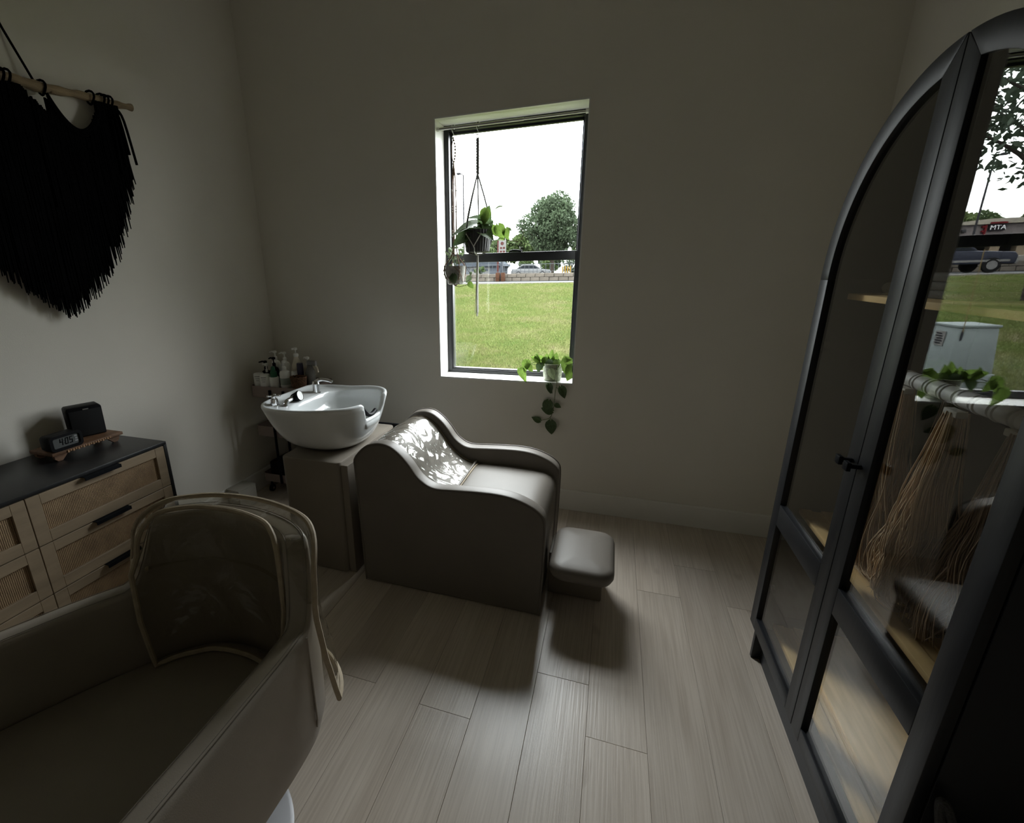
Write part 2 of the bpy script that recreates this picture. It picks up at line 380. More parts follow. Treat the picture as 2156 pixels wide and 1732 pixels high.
def sash(y0, y1, z0, z1, sw, top, bot, nm):
    mb = MB(); xa, xb = WX0+FW-.004, WX1-FW+.004
    mb.box(xa, xa+sw, y0, y1, z0, z1).box(xb-sw, xb, y0, y1, z0, z1).box(xa+sw, xb-sw, y0, y1, z0, z0+bot).box(xa+sw, xb-sw, y0, y1, z1-top, z1)
    o = mb.build('sash', BLACKFR, win, bevel=.002)
    MB().box(xa+sw-.004, xb-sw+.004, (y0+y1)/2-.002, (y0+y1)/2+.002, z0+bot-.004, z1-top+.004).build('pane', WINGLASS, o, smooth=False)
    return o
lo = sash(YW+.008, YW+.036, WZ0+FW-.004, 1.669, .014, .055, .012, 'lower')
up = sash(YW+.042, YW+.068, 1.622, WZ1-FW+.004, .014, .016, .045, 'upper')
mb = MB().box(-.66, -.58, YW+.014, YW+.034, 1.669, 1.675)
mb.tube([(-.655,YW+.024,1.678),(-.63,YW+.024,1.683),(-.60,YW+.022,1.680),(-.575,YW+.016,1.676)], .0045, 8)
mb.build('sash_lock', BLACKPL, win)

# tension rod across the top of the reveal
rod = thing('tension_rod', 'thin nickel tension rod spanning the top of the window', 'rod', (-.6435, 2.955, 2.372))
MB().cyl((WX0+t_+.012, 2.955, 2.372), (-.56, 2.955, 2.372), .0085, 14).build('outer_tube', ROD, rod)
MB().cyl((-.56, 2.955, 2.372), (WX1-t_-.012, 2.955, 2.372), .0068, 14).build('inner_tube', ROD, rod)
for a, b in ((WX0+t_, WX0+t_+.016), (WX1-t_-.016, WX1-t_)):
    MB().cyl((a, 2.955, 2.372), (b, 2.955, 2.372), .0115, 14).build('end_cap', WHITEPL, rod)

# ------------------------------------------------------------------ outdoors
GRASSM = mat('lawn_soil', (.035, .042, .013), .95, ns=1.3, na=.35, bump=.5, bs=26)
def lawn_shader(mt, g=1.):
    n, l = mt.node_tree.nodes, mt.node_tree.links; p = n['Principled BSDF']
    t = n.new('ShaderNodeTexCoord')
    a = n.new('ShaderNodeTexNoise'); a.inputs['Scale'].default_value = .75; a.inputs['Detail'].default_value = 6; a.inputs['Roughness'].default_value = .7; l.new(t.outputs['Object'], a.inputs['Vector'])
    b = n.new('ShaderNodeTexNoise'); b.inputs['Scale'].default_value = 9; b.inputs['Detail'].default_value = 4; l.new(t.outputs['Object'], b.inputs['Vector'])
    r = n.new('ShaderNodeValToRGB'); e = r.color_ramp.elements
    e[0].position = .36; e[0].color = (.022, .036, .008, 1); e[1].position = .66; e[1].color = (.056, .050, .026, 1)
    x = e.new(.5); x.color = (.036, .043, .0125, 1)
    for q in e: q.color = (*[c*g for c in q.color[:3]], 1)
    mx = n.new('ShaderNodeMath'); mx.operation = 'MULTIPLY_ADD'; mx.inputs[1].default_value = .35; l.new(b.outputs['Fac'], mx.inputs[0])
    sc = n.new('ShaderNodeMath'); sc.operation = 'MULTIPLY'; sc.inputs[1].default_value = .66; l.new(a.outputs['Fac'], sc.inputs[0]); l.new(sc.outputs[0], mx.inputs[2])
    l.new(mx.outputs[0], r.inputs[0]); l.new(r.outputs[0], p.inputs['Base Color'])
lawn_shader(GRASSM, .8)
def gz(x, y): return -.12+(y-3.2)*.0357+.03*math.sin(y*.7+x*.3) if y < 29.5 else .82
rows = []
for i in range(64):
    y = 3.17+(i/63)**1.6*26.6
    rows.append([(xx, y, gz(xx, y)) for xx in np.linspace(-46, 14, 61)])
lawn = MB().grid(rows).build('lawn', GRASSM)
struct(lawn, 'sloping green lawn outside the window')
# grass blades: nobody could count them
nb = 230000
yy = 6.2+23.2*NP.rand(nb)**1.45; fr = NP.rand(nb)
which = NP.rand(nb) < .62
xx = np.where(which, yy*(-.36+.32*fr), 1.3-yy*(.40+.26*fr))
zz = -.12+(yy-3.2)*.0357+.03*np.sin(yy*.7+xx*.3)-.004
an = NP.rand(nb)*2*np.pi; hh = (.022+.035*NP.rand(nb))*(1+.025*yy); ww = .0035*(1+.11*yy); ln = .9*hh*NP.rand(nb); la = NP.rand(nb)*2*np.pi
V = np.empty((nb, 3, 3), np.float32)
V[:,0] = np.stack([xx-np.cos(an)*ww, yy-np.sin(an)*ww, zz], 1); V[:,1] = np.stack([xx+np.cos(an)*ww, yy+np.sin(an)*ww, zz], 1)
V[:,2] = np.stack([xx+np.cos(la)*ln, yy+np.sin(la)*ln, zz+hh], 1)
def tri_mesh(name, V, per=3):
    me = bpy.data.meshes.new(name); n = V.shape[0]
    me.vertices.add(n*per); me.vertices.foreach_set('co', V.reshape(-1))
    me.loops.add(n*per); me.loops.foreach_set('vertex_index', np.arange(n*per, dtype=np.int32))
    me.polygons.add(n); me.polygons.foreach_set('loop_start', np.arange(0, n*per, per, dtype=np.int32))
    me.update(calc_edges=True); return me
BLADE = mat('grass_blade', (.035, .042, .013), .8, trans=.3, spec=.1); lawn_shader(BLADE, 1.55)
go = link('grass', tri_mesh('grass', V), BLADE); go['kind'] = 'stuff'; go['label'] = 'short green and straw coloured grass blades on the lawn'; go['category'] = 'grass'

ASPH = mat('grey_asphalt', (.02, .021, .022), .9, ns=2, na=.1)
CONC = mat('pale_concrete', (.062, .060, .056), .85, ns=3, na=.06)
struct(MB().box(-60, 20, 29.6, 30.6, .6, .9).build('path_kerb', CONC, smooth=False), 'pale concrete kerb path along the lawn')
struct(MB().box(-75, 40, 30.6, 140, .5, .86).build('street', ASPH, smooth=False), 'grey street and parking ground beyond the lawn')

LIME = mat('pale_limestone_block', (.040, .035, .029), .9, ns=4, na=.18, bump=.6, bs=9, rnd=.1)
sw = thing('block_wall', 'low retaining wall of pale limestone blocks beyond the lawn', 'wall', (-7, 36, .86))
MB().box(-24.8, 5, 36.14, 36.5, .86, 1.42).build('core', mat('block_mortar', (.016,.014,.012), .95), sw, smooth=False)
bl = [MB().box(-.335+.008*q, .335-.008*q, -.15, .15, -.125, .125).mesh('block', .018, 1, smooth=False) for q in range(2)]
for row in range(2):
    for i in range(40):
        x = -24.3+i*.69+(.345 if row else 0)
        if x > 3.2: continue
        o = link('block', bl[i % 2], LIME, sw); o.matrix_parent_inverse = Matrix.Identity(4)
        o.location = (x+7, R.uniform(-.02, .02), .14+row*.275); o.scale = (1, 1, 1.04)
RUST = mat('rusty_steel', (.020, .009, .005), .8, ns=12, na=.3)
for x in (-8.38, -7.98):
    tag(MB().box(x-.14, x+.14, 35.3, 35.6, .86, 1.5).build('bollard_post', RUST, bevel=.02), 'rusty brown square post beside the grey pillar, %s of the two' % ('left' if x < -8.1 else 'right'), 'post', 'rusty posts by the block wall')
tag(MB().box(-8.26, -8.1, 35.7, 35.9, .86, 2.6).build('grey_pillar', mat('grey_steel', (.014,.016,.019), .6), bevel=.02), 'slim grey steel pillar between the two rusty posts', 'pillar')
YEL = mat('yellow_paint', (.06, .036, .004), .5)
for k, x in enumerate((-4.1, -3.9, -3.7, -3.5)):
    o = thing('yellow_bollard', 'yellow bollard behind the block wall, number %s from the left' % ('one', 'two', 'three', 'four')[k], 'bollard', (x, 40, .86), 'yellow bollards across the street')
    mb = MB().lathe([(.055, 0), (.055, .98), (.04, 1.05), (.0, 1.07)], (x, 40, .86), 10); mb.build('post', YEL, o)
    MB().lathe([(.09, 0), (.09, .03), (.055, .04)], (x, 40, .86), 10).build('collar', YEL, o)

BARK = mat('grey_brown_bark', (.014, .011, .009), .9, ns=8, na=.3, bump=.5, bs=20)
def tree(name, label, x, y, z0, h, rad, n, leafmat, size, trunk_h, seed, blobs=14, group=None, lo=.3):
    rs = np.random.RandomState(seed); rr = random.Random(seed)
    t = thing(name, label, 'tree', (x, y, z0), group)
    cs = []
    for i in range(blobs):
        a = i*2.39996; u = (i+.5)/blobs
        cz = 1-2*u; rr_ = rad*math.sqrt(max(0, 1-cz*cz))*rr.uniform(.45, .82)
        hh_ = h*(1-lo)/2
        cs.append((x+rr_*math.cos(a), y+rr_*math.sin(a), z0+h*lo+hh_+hh_*cz*rr.uniform(.6, .8), rad*rr.uniform(.26, .42)))
    mb = MB(); mb.tube(smooth_pts([(x,y,z0-.1),(x+.02*h,y,z0+trunk_h),(x-.01*h,y,z0+h*.55),(x,y,z0+h*.85)], 4), [h*.028*(1-.85*k/12) for k in range(13)], 8)
    for c in cs:
        f = rr.uniform(.35, .7); s0 = Vector((x, y, z0+max(trunk_h, (c[2]-z0)*f)))
        mb.tube(smooth_pts([s0, s0.lerp(Vector(c[:3]), .5)+Vector((0,0,.03*h)), c[:3]], 3), [h*.012*(1-.13*k) for k in range(7)], 5)
    mb.build('trunk', BARK, t)
    cs = np.array(cs); idx = rs.randint(0, len(cs), n)
    d = rs.normal(size=(n,3)); d /= np.linalg.norm(d, axis=1)[:,None]
    p = cs[idx,:3]+d*(cs[idx,3]*(.45+.6*rs.rand(n)**.6))[:,None]*np.array([1,1,.85])
    a = rs.normal(size=(n,3)); a /= np.linalg.norm(a, axis=1)[:,None]
    b = np.cross(a, rs.normal(size=(n,3))); b /= np.linalg.norm(b, axis=1)[:,None]
    s = size*(.6+.8*rs.rand(n))[:,None]
    V = np.stack([p-a*s, p+b*s*.5, p+a*s, p-b*s*.5], 1).astype(np.float32)
    f = link('foliage', tri_mesh('foliage', V, 4), leafmat, t); f['kind'] = 'stuff'
    return t
LF1 = mat('tree_leaf_grey_green', (.024, .034, .019), .6, ns=.5, na=.3, trans=.3)
LF2 = mat('tree_leaf_mid_green', (.022, .033, .011), .6, ns=.6, na=.3, trans=.3)
LF3 = mat('tree_leaf_dark_green', (.012, .02, .009), .6, ns=.6, na=.3, trans=.25)
tree('broad_tree', 'large rounded grey-green tree across the street', -7.6, 60, .86, 9.6, 3.6, 16000, LF1, .18, 1.6, 11, 26, lo=.2)
tree('broad_tree', 'lower mid-green tree left of the large tree', -13.2, 70, .86, 6.2, 2.6, 3600, LF2, .26, 1.2, 12, lo=.2)
tree('broad_tree', 'small dark tree behind the low sign', -17.2, 74, .86, 6.0, 2.6, 3200, LF2, .26, 1.2, 13, lo=.2)
tree('broad_tree', 'far green tree between the sign and the bushes', -10.6, 84, .86, 6.8, 3.2, 3600, LF1, .3, 1.2, 14, lo=.15)
tree('broad_tree', 'far green tree behind the right side of the large tree', -3.8, 78, .86, 6.2, 3.2, 3600, LF2, .3, 1.2, 15, lo=.12)
for k, (x, y) in enumerate(((-33.5,84),(-37.5,86),(-41.5,84),(-45.5,87),(-49.5,85),(-53.5,86))):
    tree('roofline_tree', 'dense tree behind the brick bank building, number %s from the right' % ('one','two','three','four','five','six')[k], x, y, .86, 7.2+.8*(k % 3 == 1), 2.3, 3000, (mat('bank_tree_leaf', (.045,.062,.022), .6, ns=.6, na=.3, trans=.3), mat('bank_tree_leaf_dark', (.03,.045,.018), .6, ns=.6, na=.3, trans=.3))[k % 2], .22, 1.4, 30+k, 12, 'trees behind the bank', lo=.2)
# nearer tree whose low limbs hang into the reflected view
tree('street_tree', 'near leafy street tree with drooping limbs left of the window', -9.6, 17.6, .4, 7.4, 3.0, 4200, mat('street_tree_leaf', (.02, .028, .018), .6, ns=.6, na=.3, trans=.3), .11, 2.6, 51, 22, lo=.45)

# light poles
def light_pole(label, x, y, z0, z1, arm):
    t = thing('light_pole', label, 'lamp post', (x, y, z0)); g = mat('grey_pole_metal', (.012,.012,.013), .6, .0)
    MB().cyl((x,y,z0), (x,y,z1), .085, 10, .055).build('pole', g, t)
    MB().tube([(x,y,z1-.1),(x+arm*.3,y,z1+.08),(x+arm*.8,y,z1+.1)], .04, 8).build('arm', g, t)
    MB().box(min(x+arm*.6,x+arm*1.4), max(x+arm*.6,x+arm*1.4), y-.14, y+.14, z1+.04, z1+.2).build('lamp_head', g, t, bevel=.03)
light_pole('tall slim grey lamp post seen behind the hanging plants', -14.0, 45, .86, 10.15, -.45)
light_pole('tall lamp post standing in front of the brick bank building', -25.0, 50, .86, 8.9, -.5)

# roadside sign
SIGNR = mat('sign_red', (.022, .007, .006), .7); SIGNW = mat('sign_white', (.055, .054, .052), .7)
sg = thing('roadside_sign', 'tall white and dark red roadside sign panel across the street', 'sign', (-11, 48, .86))
MB().box(-11.42, -11.28, 47.9, 48.1, .86, 4.55).build('post', SIGNR, sg, smooth=False)
MB().box(-11.28, -10.56, 47.92, 48.08, 2.9, 4.55).build('panel', SIGNW, sg, smooth=False)
mb = MB().lathe([(.0,0),(.16,0),(.16,.02)], (0,0,0), 14, False)
mb.v = [(-10.92+v[0], 47.91-v[2], 4.26+v[1]) for v in mb.v]
mb.build('round_logo', SIGNR, sg)
for z in (3.85, 3.5):
    for k in range(2): MB().box(-11.14+k*.3, -10.94+k*.3, 47.9, 47.93, z-.1, z+.08).build('dark_square', SIGNR, sg, smooth=False)
for z in (3.2, 3.06): MB().box(-11.16, -10.68, 47.9, 47.93, z-.035, z+.035).build('dark_line', SIGNR, sg, smooth=False)
MB().box(-11.02, -10.82, 47.92, 48.08, .86, 2.9).build('lower_post', mat('sign_grey', (.02,.02,.02), .6), sg, smooth=False)

# pale low house across the street
ho = thing('low_house', 'pale low building with wide white doors across the street', 'building', (-16.5, 62, .86))
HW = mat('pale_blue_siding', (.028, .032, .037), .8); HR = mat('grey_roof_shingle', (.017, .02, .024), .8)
MB().box(-22.5, -14.2, 62, 66, .86, 2.3).build('walls', HW, ho, smooth=False)
MB().prism([(-23, 2.28), (-13.8, 2.28), (-15.2, 3.3), (-21.6, 3.3)], 'y', 61.6, 66.4).build('roof', HR, ho, smooth=False)
for x in (-20.6, -17.0):
    d_ = MB().box(x-1.4, x+1.2, 61.95, 62.02, .86, 2.15).build('garage_door', SIGNW, ho, smooth=False)
    for q in range(4): MB().box(x-1.25+q*.6, x-.75+q*.6, 61.92, 61.96, 1.7, 2.0).build('pane', HR, d_, smooth=False)
tree('round_shrub', 'small round green shrub before the low house', -15.9, 58, .86, 1.3, .75, 900, LF2, .1, .25, 61, 8, lo=.4)
for k, (x, y, h_) in enumerate(((-11.4, 64.5, 2.4), (-10.4, 77, 3.2), (-8.9, 68, 2.5), (-5.9, 69, 2.8), (-3.6, 67, 2.6), (-1.4, 70, 2.9))):
    tree('leafy_hedge_shrub', 'leafy green shrub across the street, number %s from the left' % ('one','two','three','four','five','six')[k], x, y, .86, h_, 1.35, 1500, (LF2, LF1)[k % 2], .13, .2, 80+k, 14, 'shrubs across the street', lo=.02)
# iron fence
fe = thing('rail_fence', 'slim grey metal rail fence behind the block wall', 'fence', (-6, 42, .86)); fm = mat('grey_fence_metal', (.022,.024,.026), .6)
for z in (1.55, 2.15): MB().cyl((-11.5,42,z), (-2,42,z), .022, 6).build('rail', fm, fe)
post = MB().cyl((0,0,0), (0,0,1.35), .02, 6).mesh('post')
for i in range(27):
    o = link('post', post, fm, fe); o.matrix_parent_inverse = Matrix.Identity(4); o.location = (-5.5+i*.36, 0, 0)
# parked hatchback behind the wall (small and pale)
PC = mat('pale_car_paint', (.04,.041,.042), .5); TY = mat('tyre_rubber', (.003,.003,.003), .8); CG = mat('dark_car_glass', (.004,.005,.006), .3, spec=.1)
def car(name, label, loc, rz, paint, pickup):
    t = thing(name, label, 'car', loc); t.rotation_euler = (0,0,rz); bpy.context.view_layer.update()
    if pickup:
        body = [(-2.6,.45),(2.65,.45),(2.7,.85),(2.55,1.02),(1.25,1.1),(.45,1.12),(-2.6,1.12)]
        cab = [(1.2,1.08),(.45,1.72),(.2,1.78),(-.95,1.78),(-1.1,1.1)]
    else:
        body = [(-2.1,.35),(2.1,.35),(2.15,.7),(2.0,.85),(1.1,.95),(-2.0,.98),(-2.15,.7)]
        cab = [(1.15,.93),(.45,1.4),(-.9,1.43),(-1.6,.96)]
    def add(nm, mb, mt, **k):
        o = mb.build(nm, mt, None, **k); o.parent = t; return o
    add('body', MB().prism(body, 'y', -.92, .92), paint, bevel=.06)
    cb = add('cabin', MB().prism(cab, 'y', -.78, .78), paint, bevel=.05)
    for s in (-1, 1):
        g = MB().prism([(cab[0][0]-.22, cab[0][1]+.06), (cab[1][0]-.08, cab[1][1]-.08), (cab[-2][0]+.1, cab[-2][1]-.1), (cab[-1][0]+.12, cab[-1][1]+.06)], 'y', s*.775, s*.79).build('side_window', CG, None, smooth=False); g.parent = cb
        add('trim_strip', MB().box(-2.55 if pickup else -2, 2.4 if pickup else 1.9, s*.915, s*.935, .55, .66), SIGNW, smooth=False)
        for wx in ((-1.65, 1.75) if pickup else (-1.3, 1.3)):
            mb = MB().lathe([(.0,-.1),(.26,-.1),(.37,-.08),(.39,0),(.37,.08),(.26,.1),(.0,.1)], (0,0,0), 20, False)
            mb.v = [(wx+v[0], s*.84+v[2], .39+v[1]) for v in mb.v]
            wh = add('wheel', mb, TY)
            mb = MB().lathe([(.0,.0),(.2,.0),(.22,.02)], (0,0,0), 14, False); mb.v = [(wx+v[0], s*(.945), .39+v[1]) for v in mb.v]
            hb = mb.build('hub_cap', SIGNW, None); hb.parent = wh
    add('bumper', MB().box((2.62 if pickup else 2.1), (2.78 if pickup else 2.2), -.85, .85, .42, .66), SIGNW, bevel=.03)
    return t
car('pickup_truck', 'dark navy pickup truck with pale lower trim on the street', (-15.1, 33.4, .86), PI, mat('navy_car_paint', (.009,.010,.0145), .45, spec=.15), True)
car('parked_car', 'small pale car parked beyond the rail fence', (-9.0, 54, .86), .1, PC, False)

# bank building that shows in the cabinet glass
bk = thing('bank_building', 'low grey-brown brick bank building with flat cornice and ATM sign', 'building', (-33, 60, .86))
BRK = mat('grey_brown_brick', (.062, .054, .052), .9, ns=5, na=.15, bump=.3, bs=30)
MB().box(-46, -27.6, 60, 72, 2.9, 4.75).build('upper_wall', BRK, bk, smooth=False)
MB().prism([(-46.2,4.75),(-27.3,4.62),(-27.3,4.78),(-31.2,5.1),(-46.2,5.12)], 'y', 59.7, 72.2).build('cornice', mat('cream_cornice', (.115,.105,.085), .8), bk, smooth=False)
MB().box(-46, -28, 62.2, 72, .86, 2.95).build('lower_wall', mat('bank_dark_glass', (.008,.008,.009), .5, spec=.1), bk, smooth=False)
pier = MB().box(-.35, .35, -.35, .35, 0, 2.1).mesh('pier', smooth=False)
for i in range(9):
    o = link('pier', pier, mat('tan_column_brick', (.095,.075,.052), .85), bk); o.matrix_parent_inverse = Matrix.Identity(4); o.location = (4.6-i*1.9, .6, 0)
wnm = MB().box(-.5, .5, -.03, .03, 0, 1.5).mesh('window', smooth=False)
for i in range(8):
    o = link('window', wnm, CG, bk); o.matrix_parent_inverse = Matrix.Identity(4); o.location = (3.65-i*1.9, 2.17, .4)
    pn = link('pane', MB().box(-.42, .42, -.045, -.03, .08, 1.4).mesh('pane', smooth=False) if i == 0 else bpy.data.meshes['pane_bank'], mat('bank_pane', (.008,.009,.01), .4, spec=.1), o); pn.matrix_parent_inverse = Matrix.Identity(4)
    if i == 0: pn.data.name = 'pane_bank'
sgn = MB().box(-32.35, -31.15, 59.8, 60, 4.05, 4.62).build('sign_box', mat('sign_charcoal', (.009,.008,.009), .5), bk, bevel=.02)
tx = link('lettering', text_mesh('ATM', .56, .03), mat('white_lettering', (.30, .30, .30), .6), sgn); tx.matrix_parent_inverse = Matrix.Identity(4); tx.location = (-31.75, 59.76, 4.31); tx.rotation_euler = (PI/2, 0, 0)  # matte white letters in one even colour
rd = mat('bright_red_sign', (.045,.003,.004), .5)
MB().box(-32.3, -31.1, 59.62, 59.69, 4.66, 4.8).build('red_bar', rd, bk, smooth=False)
mb = MB().box(-31.0, -30.86, 59.8, 60, 3.6, 4.6).box(-30.86, -30.66, 59.8, 60, 4.35, 4.5).box(-30.9, -30.7, 59.8, 60, 3.95, 4.1)
mb.build('red_mark', rd, bk, smooth=False)
for x in (-29.4, -34.6, -38.5): MB().box(x-.15, x+.15, 59.75, 60, 4.0, 4.25).build('wall_lamp', BLACKPL, bk, bevel=.03)
st2 = thing('stone_wall', 'low grey stone wall before the bank building', 'wall', (-27, 40.5, .86))
for row in range(2):
    for i in range(14):
        MB().box(-20.4-i*1.0-row*.4-.49, -20.4-i*1.0-row*.4+.49, 40.2+R.uniform(-.04,.04), 40.7, .86+row*.44, .86+row*.44+.43).build('stone', mat('grey_stone_block', (.075,.071,.063), .9, ns=3, na=.2, bump=.5, bs=8, rnd=.12), st2, bevel=.04, seg=1, smooth=False)

# utility pedestal on the lawn
ub = thing('utility_box', 'grey-green metal utility box with a sticker on the lawn', 'utility box', (-2.86, 7.55, gz(-2.86, 7.5)))
UM = mat('grey_green_enamel', (.058, .067, .066), .6, na=.05)
ax = (Vector((math.cos(-.1), math.sin(-.1), 0)), Vector((-math.sin(-.1), math.cos(-.1), 0)), Vector((0,0,1)))
zb = gz(-2.86, 7.5)-.03; cu = Vector((-2.86, 7.55, 0))
MB().obox(cu+Vector((0,0,zb+.12)), ax, (.255, .255, .12)).build('skirt', UM, ub, bevel=.012)
mb = MB()
p_ = [cu+ax[0]*a*hw+ax[1]*b*hw+Vector((0,0,z)) for z, hw in ((zb+.2,.24),(.78,.20)) for a, b in ((-1,-1),(1,-1),(1,1),(-1,1))]
mb.add(p_, [(0,3,2,1),(4,5,6,7),(0,1,5,4),(1,2,6,5),(2,3,7,6),(3,0,4,7)]); mb.build('cabinet_body', UM, ub, bevel=.012)
MB().obox(cu+Vector((0,0,.785)), ax, (.215, .215, .015)).build('lid', UM, ub, bevel=.008)
n_ = ax[0]; c0 = cu+ax[0]*.222+ax[1]*.02+Vector((0,0,.62))
st = MB().obox(c0, (ax[1], Vector((0,0,1)), ax[0]), (.075, .09, .004)).build('sticker', SIGNW, ub, smooth=False)
for k in range(5): MB().obox(c0+ax[0]*.005+Vector((0,0,.06-.03*k))+ax[1]*R.uniform(-.015,.015), (ax[1], Vector((0,0,1)), ax[0]), (.045+.012*(k%2), .009, .002)).build('print_line', INK, st, smooth=False)
c1 = cu-ax[1]*.245+ax[0]*.06
MB().cyl(c1+Vector((0,0,zb+.27)), c1-ax[1]*.05+Vector((0,0,zb+.27)), .03, 10).build('padlock', BLACKMETAL, ub)
MB().cyl(cu-ax[1]*.21+ax[0]*.16+Vector((0,0,.62)), cu-ax[1]*.215+ax[0]*.16+Vector((0,0,.72)), .012, 8).build('rod_clamp', BLACKMETAL, ub)
MB().cyl(cu-ax[1]*.215+ax[0]*.16+Vector((0,0,.66)), cu-ax[1]*.2+ax[0]*.17+Vector((0,0,1.66)), .005, 6).build('marker_rod', mat('tan_fibreglass', (.05,.036,.016), .6), ub)

# weathered outdoor surfaces have no gloss worth speaking of
for o in list(bpy.data.objects):
    if o.type == 'MESH' and (o.matrix_world.translation.y > 5 or (len(o.data.vertices) and min(v.co.y for v in o.data.vertices) > 3.16)):
        for mt in o.data.materials:
            if mt and 'Principled BSDF' in mt.node_tree.nodes and mt.name not in ('black_window_frame',): mt.node_tree.nodes['Principled BSDF'].inputs['Specular IOR Level'].default_value = .04
# ------------------------------------------------------------------ shampoo lounge chair
ch = thing('shampoo_lounge_chair', 'taupe upholstered reclining shampoo chair with curved arms beside the sink', 'chair', (-.68, 2.14, 0))
SIDE = [(-1.126,.004),(-1.132,.35),(-1.141,.64),(-1.141,.684),(-1.119,.717),(-1.084,.751),(-1.047,.772),(-.992,.782),(-.941,.771),(-.891,.735),(-.85,.689),(-.81,.634),(-.761,.598),(-.711,.586),(-.628,.591),(-.524,.598),(-.424,.600),(-.348,.591),(-.288,.571),(-.243,.546),(-.213,.51),(-.207,.453),(-.209,.237),(-.216,.004)]
top_curve = smooth_pts([(a, 0, b) for a, b in SIDE[2:22]], 4)
prof_side = [SIDE[0], SIDE[1]]+[(p.x, p.z) for p in top_curve]+[SIDE[22], SIDE[23]]
CY0, CY1, AW = 1.826, 2.458, .074
for y0, y1 in ((CY0, CY0+AW), (CY1-AW, CY1)):
    a = MB().prism(prof_side, 'y', y0, y1).build('side_panel', LEATHER, ch, bevel=.012, seg=3, ang=50)
    yo = CY0 if y0 == CY0 else CY1
    pts = [(q[0]*1.0, yo+(.004 if yo == CY0 else -.004), q[1]) for q in prof_side]
    MB().tube(pts, .0042, 6).build('piping', LEATHER, a)
YI0, YI1 = CY0+AW-.004, CY1-AW+.004
def strip(prof, y0, y1, ny, crown):
    rows = []
    for i in range(ny+1):
        t = i/ny; y = y0+(y1-y0)*t; k = crown*(1-(2*t-1)**4)
        rows.append([(p.x, y, p.z-crown+k) for p in prof])
    return rows
back_prof = smooth_pts([(-1.128,0,.10),(-1.132,0,.62),(-1.118,0,.70),(-1.075,0,.748),(-1.02,0,.765),(-.975,0,.757),(-.925,0,.722),(-.88,0,.668),(-.835,0,.606),(-.785,0,.556),(-.725,0,.522),(-.665,0,.508)], 5)
MB().grid(strip(back_prof, YI0, YI1, 20, .014)).build('backrest', LEATHER, ch, fix=False)
seat_prof = smooth_pts([(-.69,0,.50),(-.64,0,.512),(-.5,0,.516),(-.36,0,.512),(-.285,0,.503),(-.245,0,.482),(-.224,0,.445),(-.219,0,.38),(-.222,0,.20),(-.224,0,.005)], 6)
MB().grid(strip(seat_prof, YI0, YI1, 20, .012)).build('seat', LEATHER, ch, fix=False)
MB().tube([(-.675, YI0, .513), (-.672, 2.14, .517), (-.675, YI1, .513)], .006, 8).build('seat_seam', LEATHER, ch)
# clear plastic protector lying on the backrest
pv = thing('plastic_back_protector', 'clear crinkled plastic protector lying over the shampoo chair back', 'protector', (-.86, 2.14, .66))
pp = [p for p in back_prof if p.x > -1.12 or p.z > .7]; pp = [p for p in back_prof if p.z > .60 and p.x > -1.12] + [p for p in back_prof if p.z <= .60 and p.x > -.9]
rows = []
N_ = 64
pl = [0]
for a, b in zip(pp[:-1], pp[1:]): pl.append(pl[-1]+(b-a).length)
def samp(t):
    L = t*pl[-1]
    for i in range(len(pl)-1):
        if pl[i+1] >= L: return pp[i].lerp(pp[i+1], (L-pl[i])/max(1e-6, pl[i+1]-pl[i]))
    return pp[-1]
wr = np.random.RandomState(3); ph = wr.rand(14)*6.28; fr = wr.uniform(6, 30, (14, 2))*np.sign(wr.rand(14, 2)-.4)
for i in range(N_+1):
    t = i/N_; p = samp(t); q = samp(min(1, t+.01)); o_ = samp(max(0, t-.01)); nrm = Vector((-(q.z-o_.z), 0, q.x-o_.x)).normalized()
    if nrm.z < 0: nrm = -nrm
    row = []
    for j in range(57):
        s = j/56; env = sstep(.08, .3, t)*(1-sstep(.83, .93, t))*sstep(0, .15, s)*(1-sstep(.86, 1, s))
        wv = sum(math.sin(fr[k][0]*t*1.6+fr[k][1]*s+ph[k]+2.2*math.sin(5*t+4*s+k)) for k in range(14))/14
        lift = .004+env*(.014*max(0, wv)+.005*wv)
        kk = .014*(1-(2*s-1)**4)
        row.append(p+nrm*lift+Vector((0, 0, kk-.014))+Vector((0, YI0+.012+(YI1-YI0-.024)*s, 0)))
    rows.append(row)
MB().grid(rows).build('vinyl_sheet', VINYL, pv, fix=False)
MB().tube([Vector(r_) for r_ in rows[-1]], .0045, 8).build('hem', PIPING, pv)
MB().tube([Vector(r_) for r_ in rows[0]], .003, 6).build('hem', PIPING, pv)
for jj in (0, -1): MB().tube([r_[jj] for r_ in rows], .0028, 6).build('hem', PIPING, pv)

# footstool
fs = thing('footstool', 'small square taupe padded footstool before the shampoo chair', 'footstool', (-.045, 2.02, 0))
def rrect(x0, x1, y0, y1, r, n=8):
    out = []
    for cx_, cy_, a0 in ((x1-r, y1-r, 0), (x0+r, y1-r, PI/2), (x0+r, y0+r, PI), (x1-r, y0+r, 1.5*PI)):
        for i in range(n+1): a = a0+i/n*PI/2; out.append((cx_+r*math.cos(a), cy_+r*math.sin(a)))
    return out
def pad(x0, x1, y0, y1, r, z0, z1, e=.022, crown=.01):
    rings = []
    for inset, z in ((e, z0), (e*.35, z0+e*.3), (0, z0+e), (0, z1-e), (e*.28, z1-e*.3), (e, z1), (e*2.2, z1+crown*.5), (e*4, z1+crown)):
        rings.append([(px, py, z) for px, py in rrect(x0+inset, x1-inset, y0+inset, y1-inset, max(.01, r-inset))])
    mb = MB().grid(rings, closed=True); n = len(rings[0]); mb.f.append(tuple(range(len(rings)*n-n, len(rings)*n))); mb.f.append(tuple(range(n))[::-1]); return mb
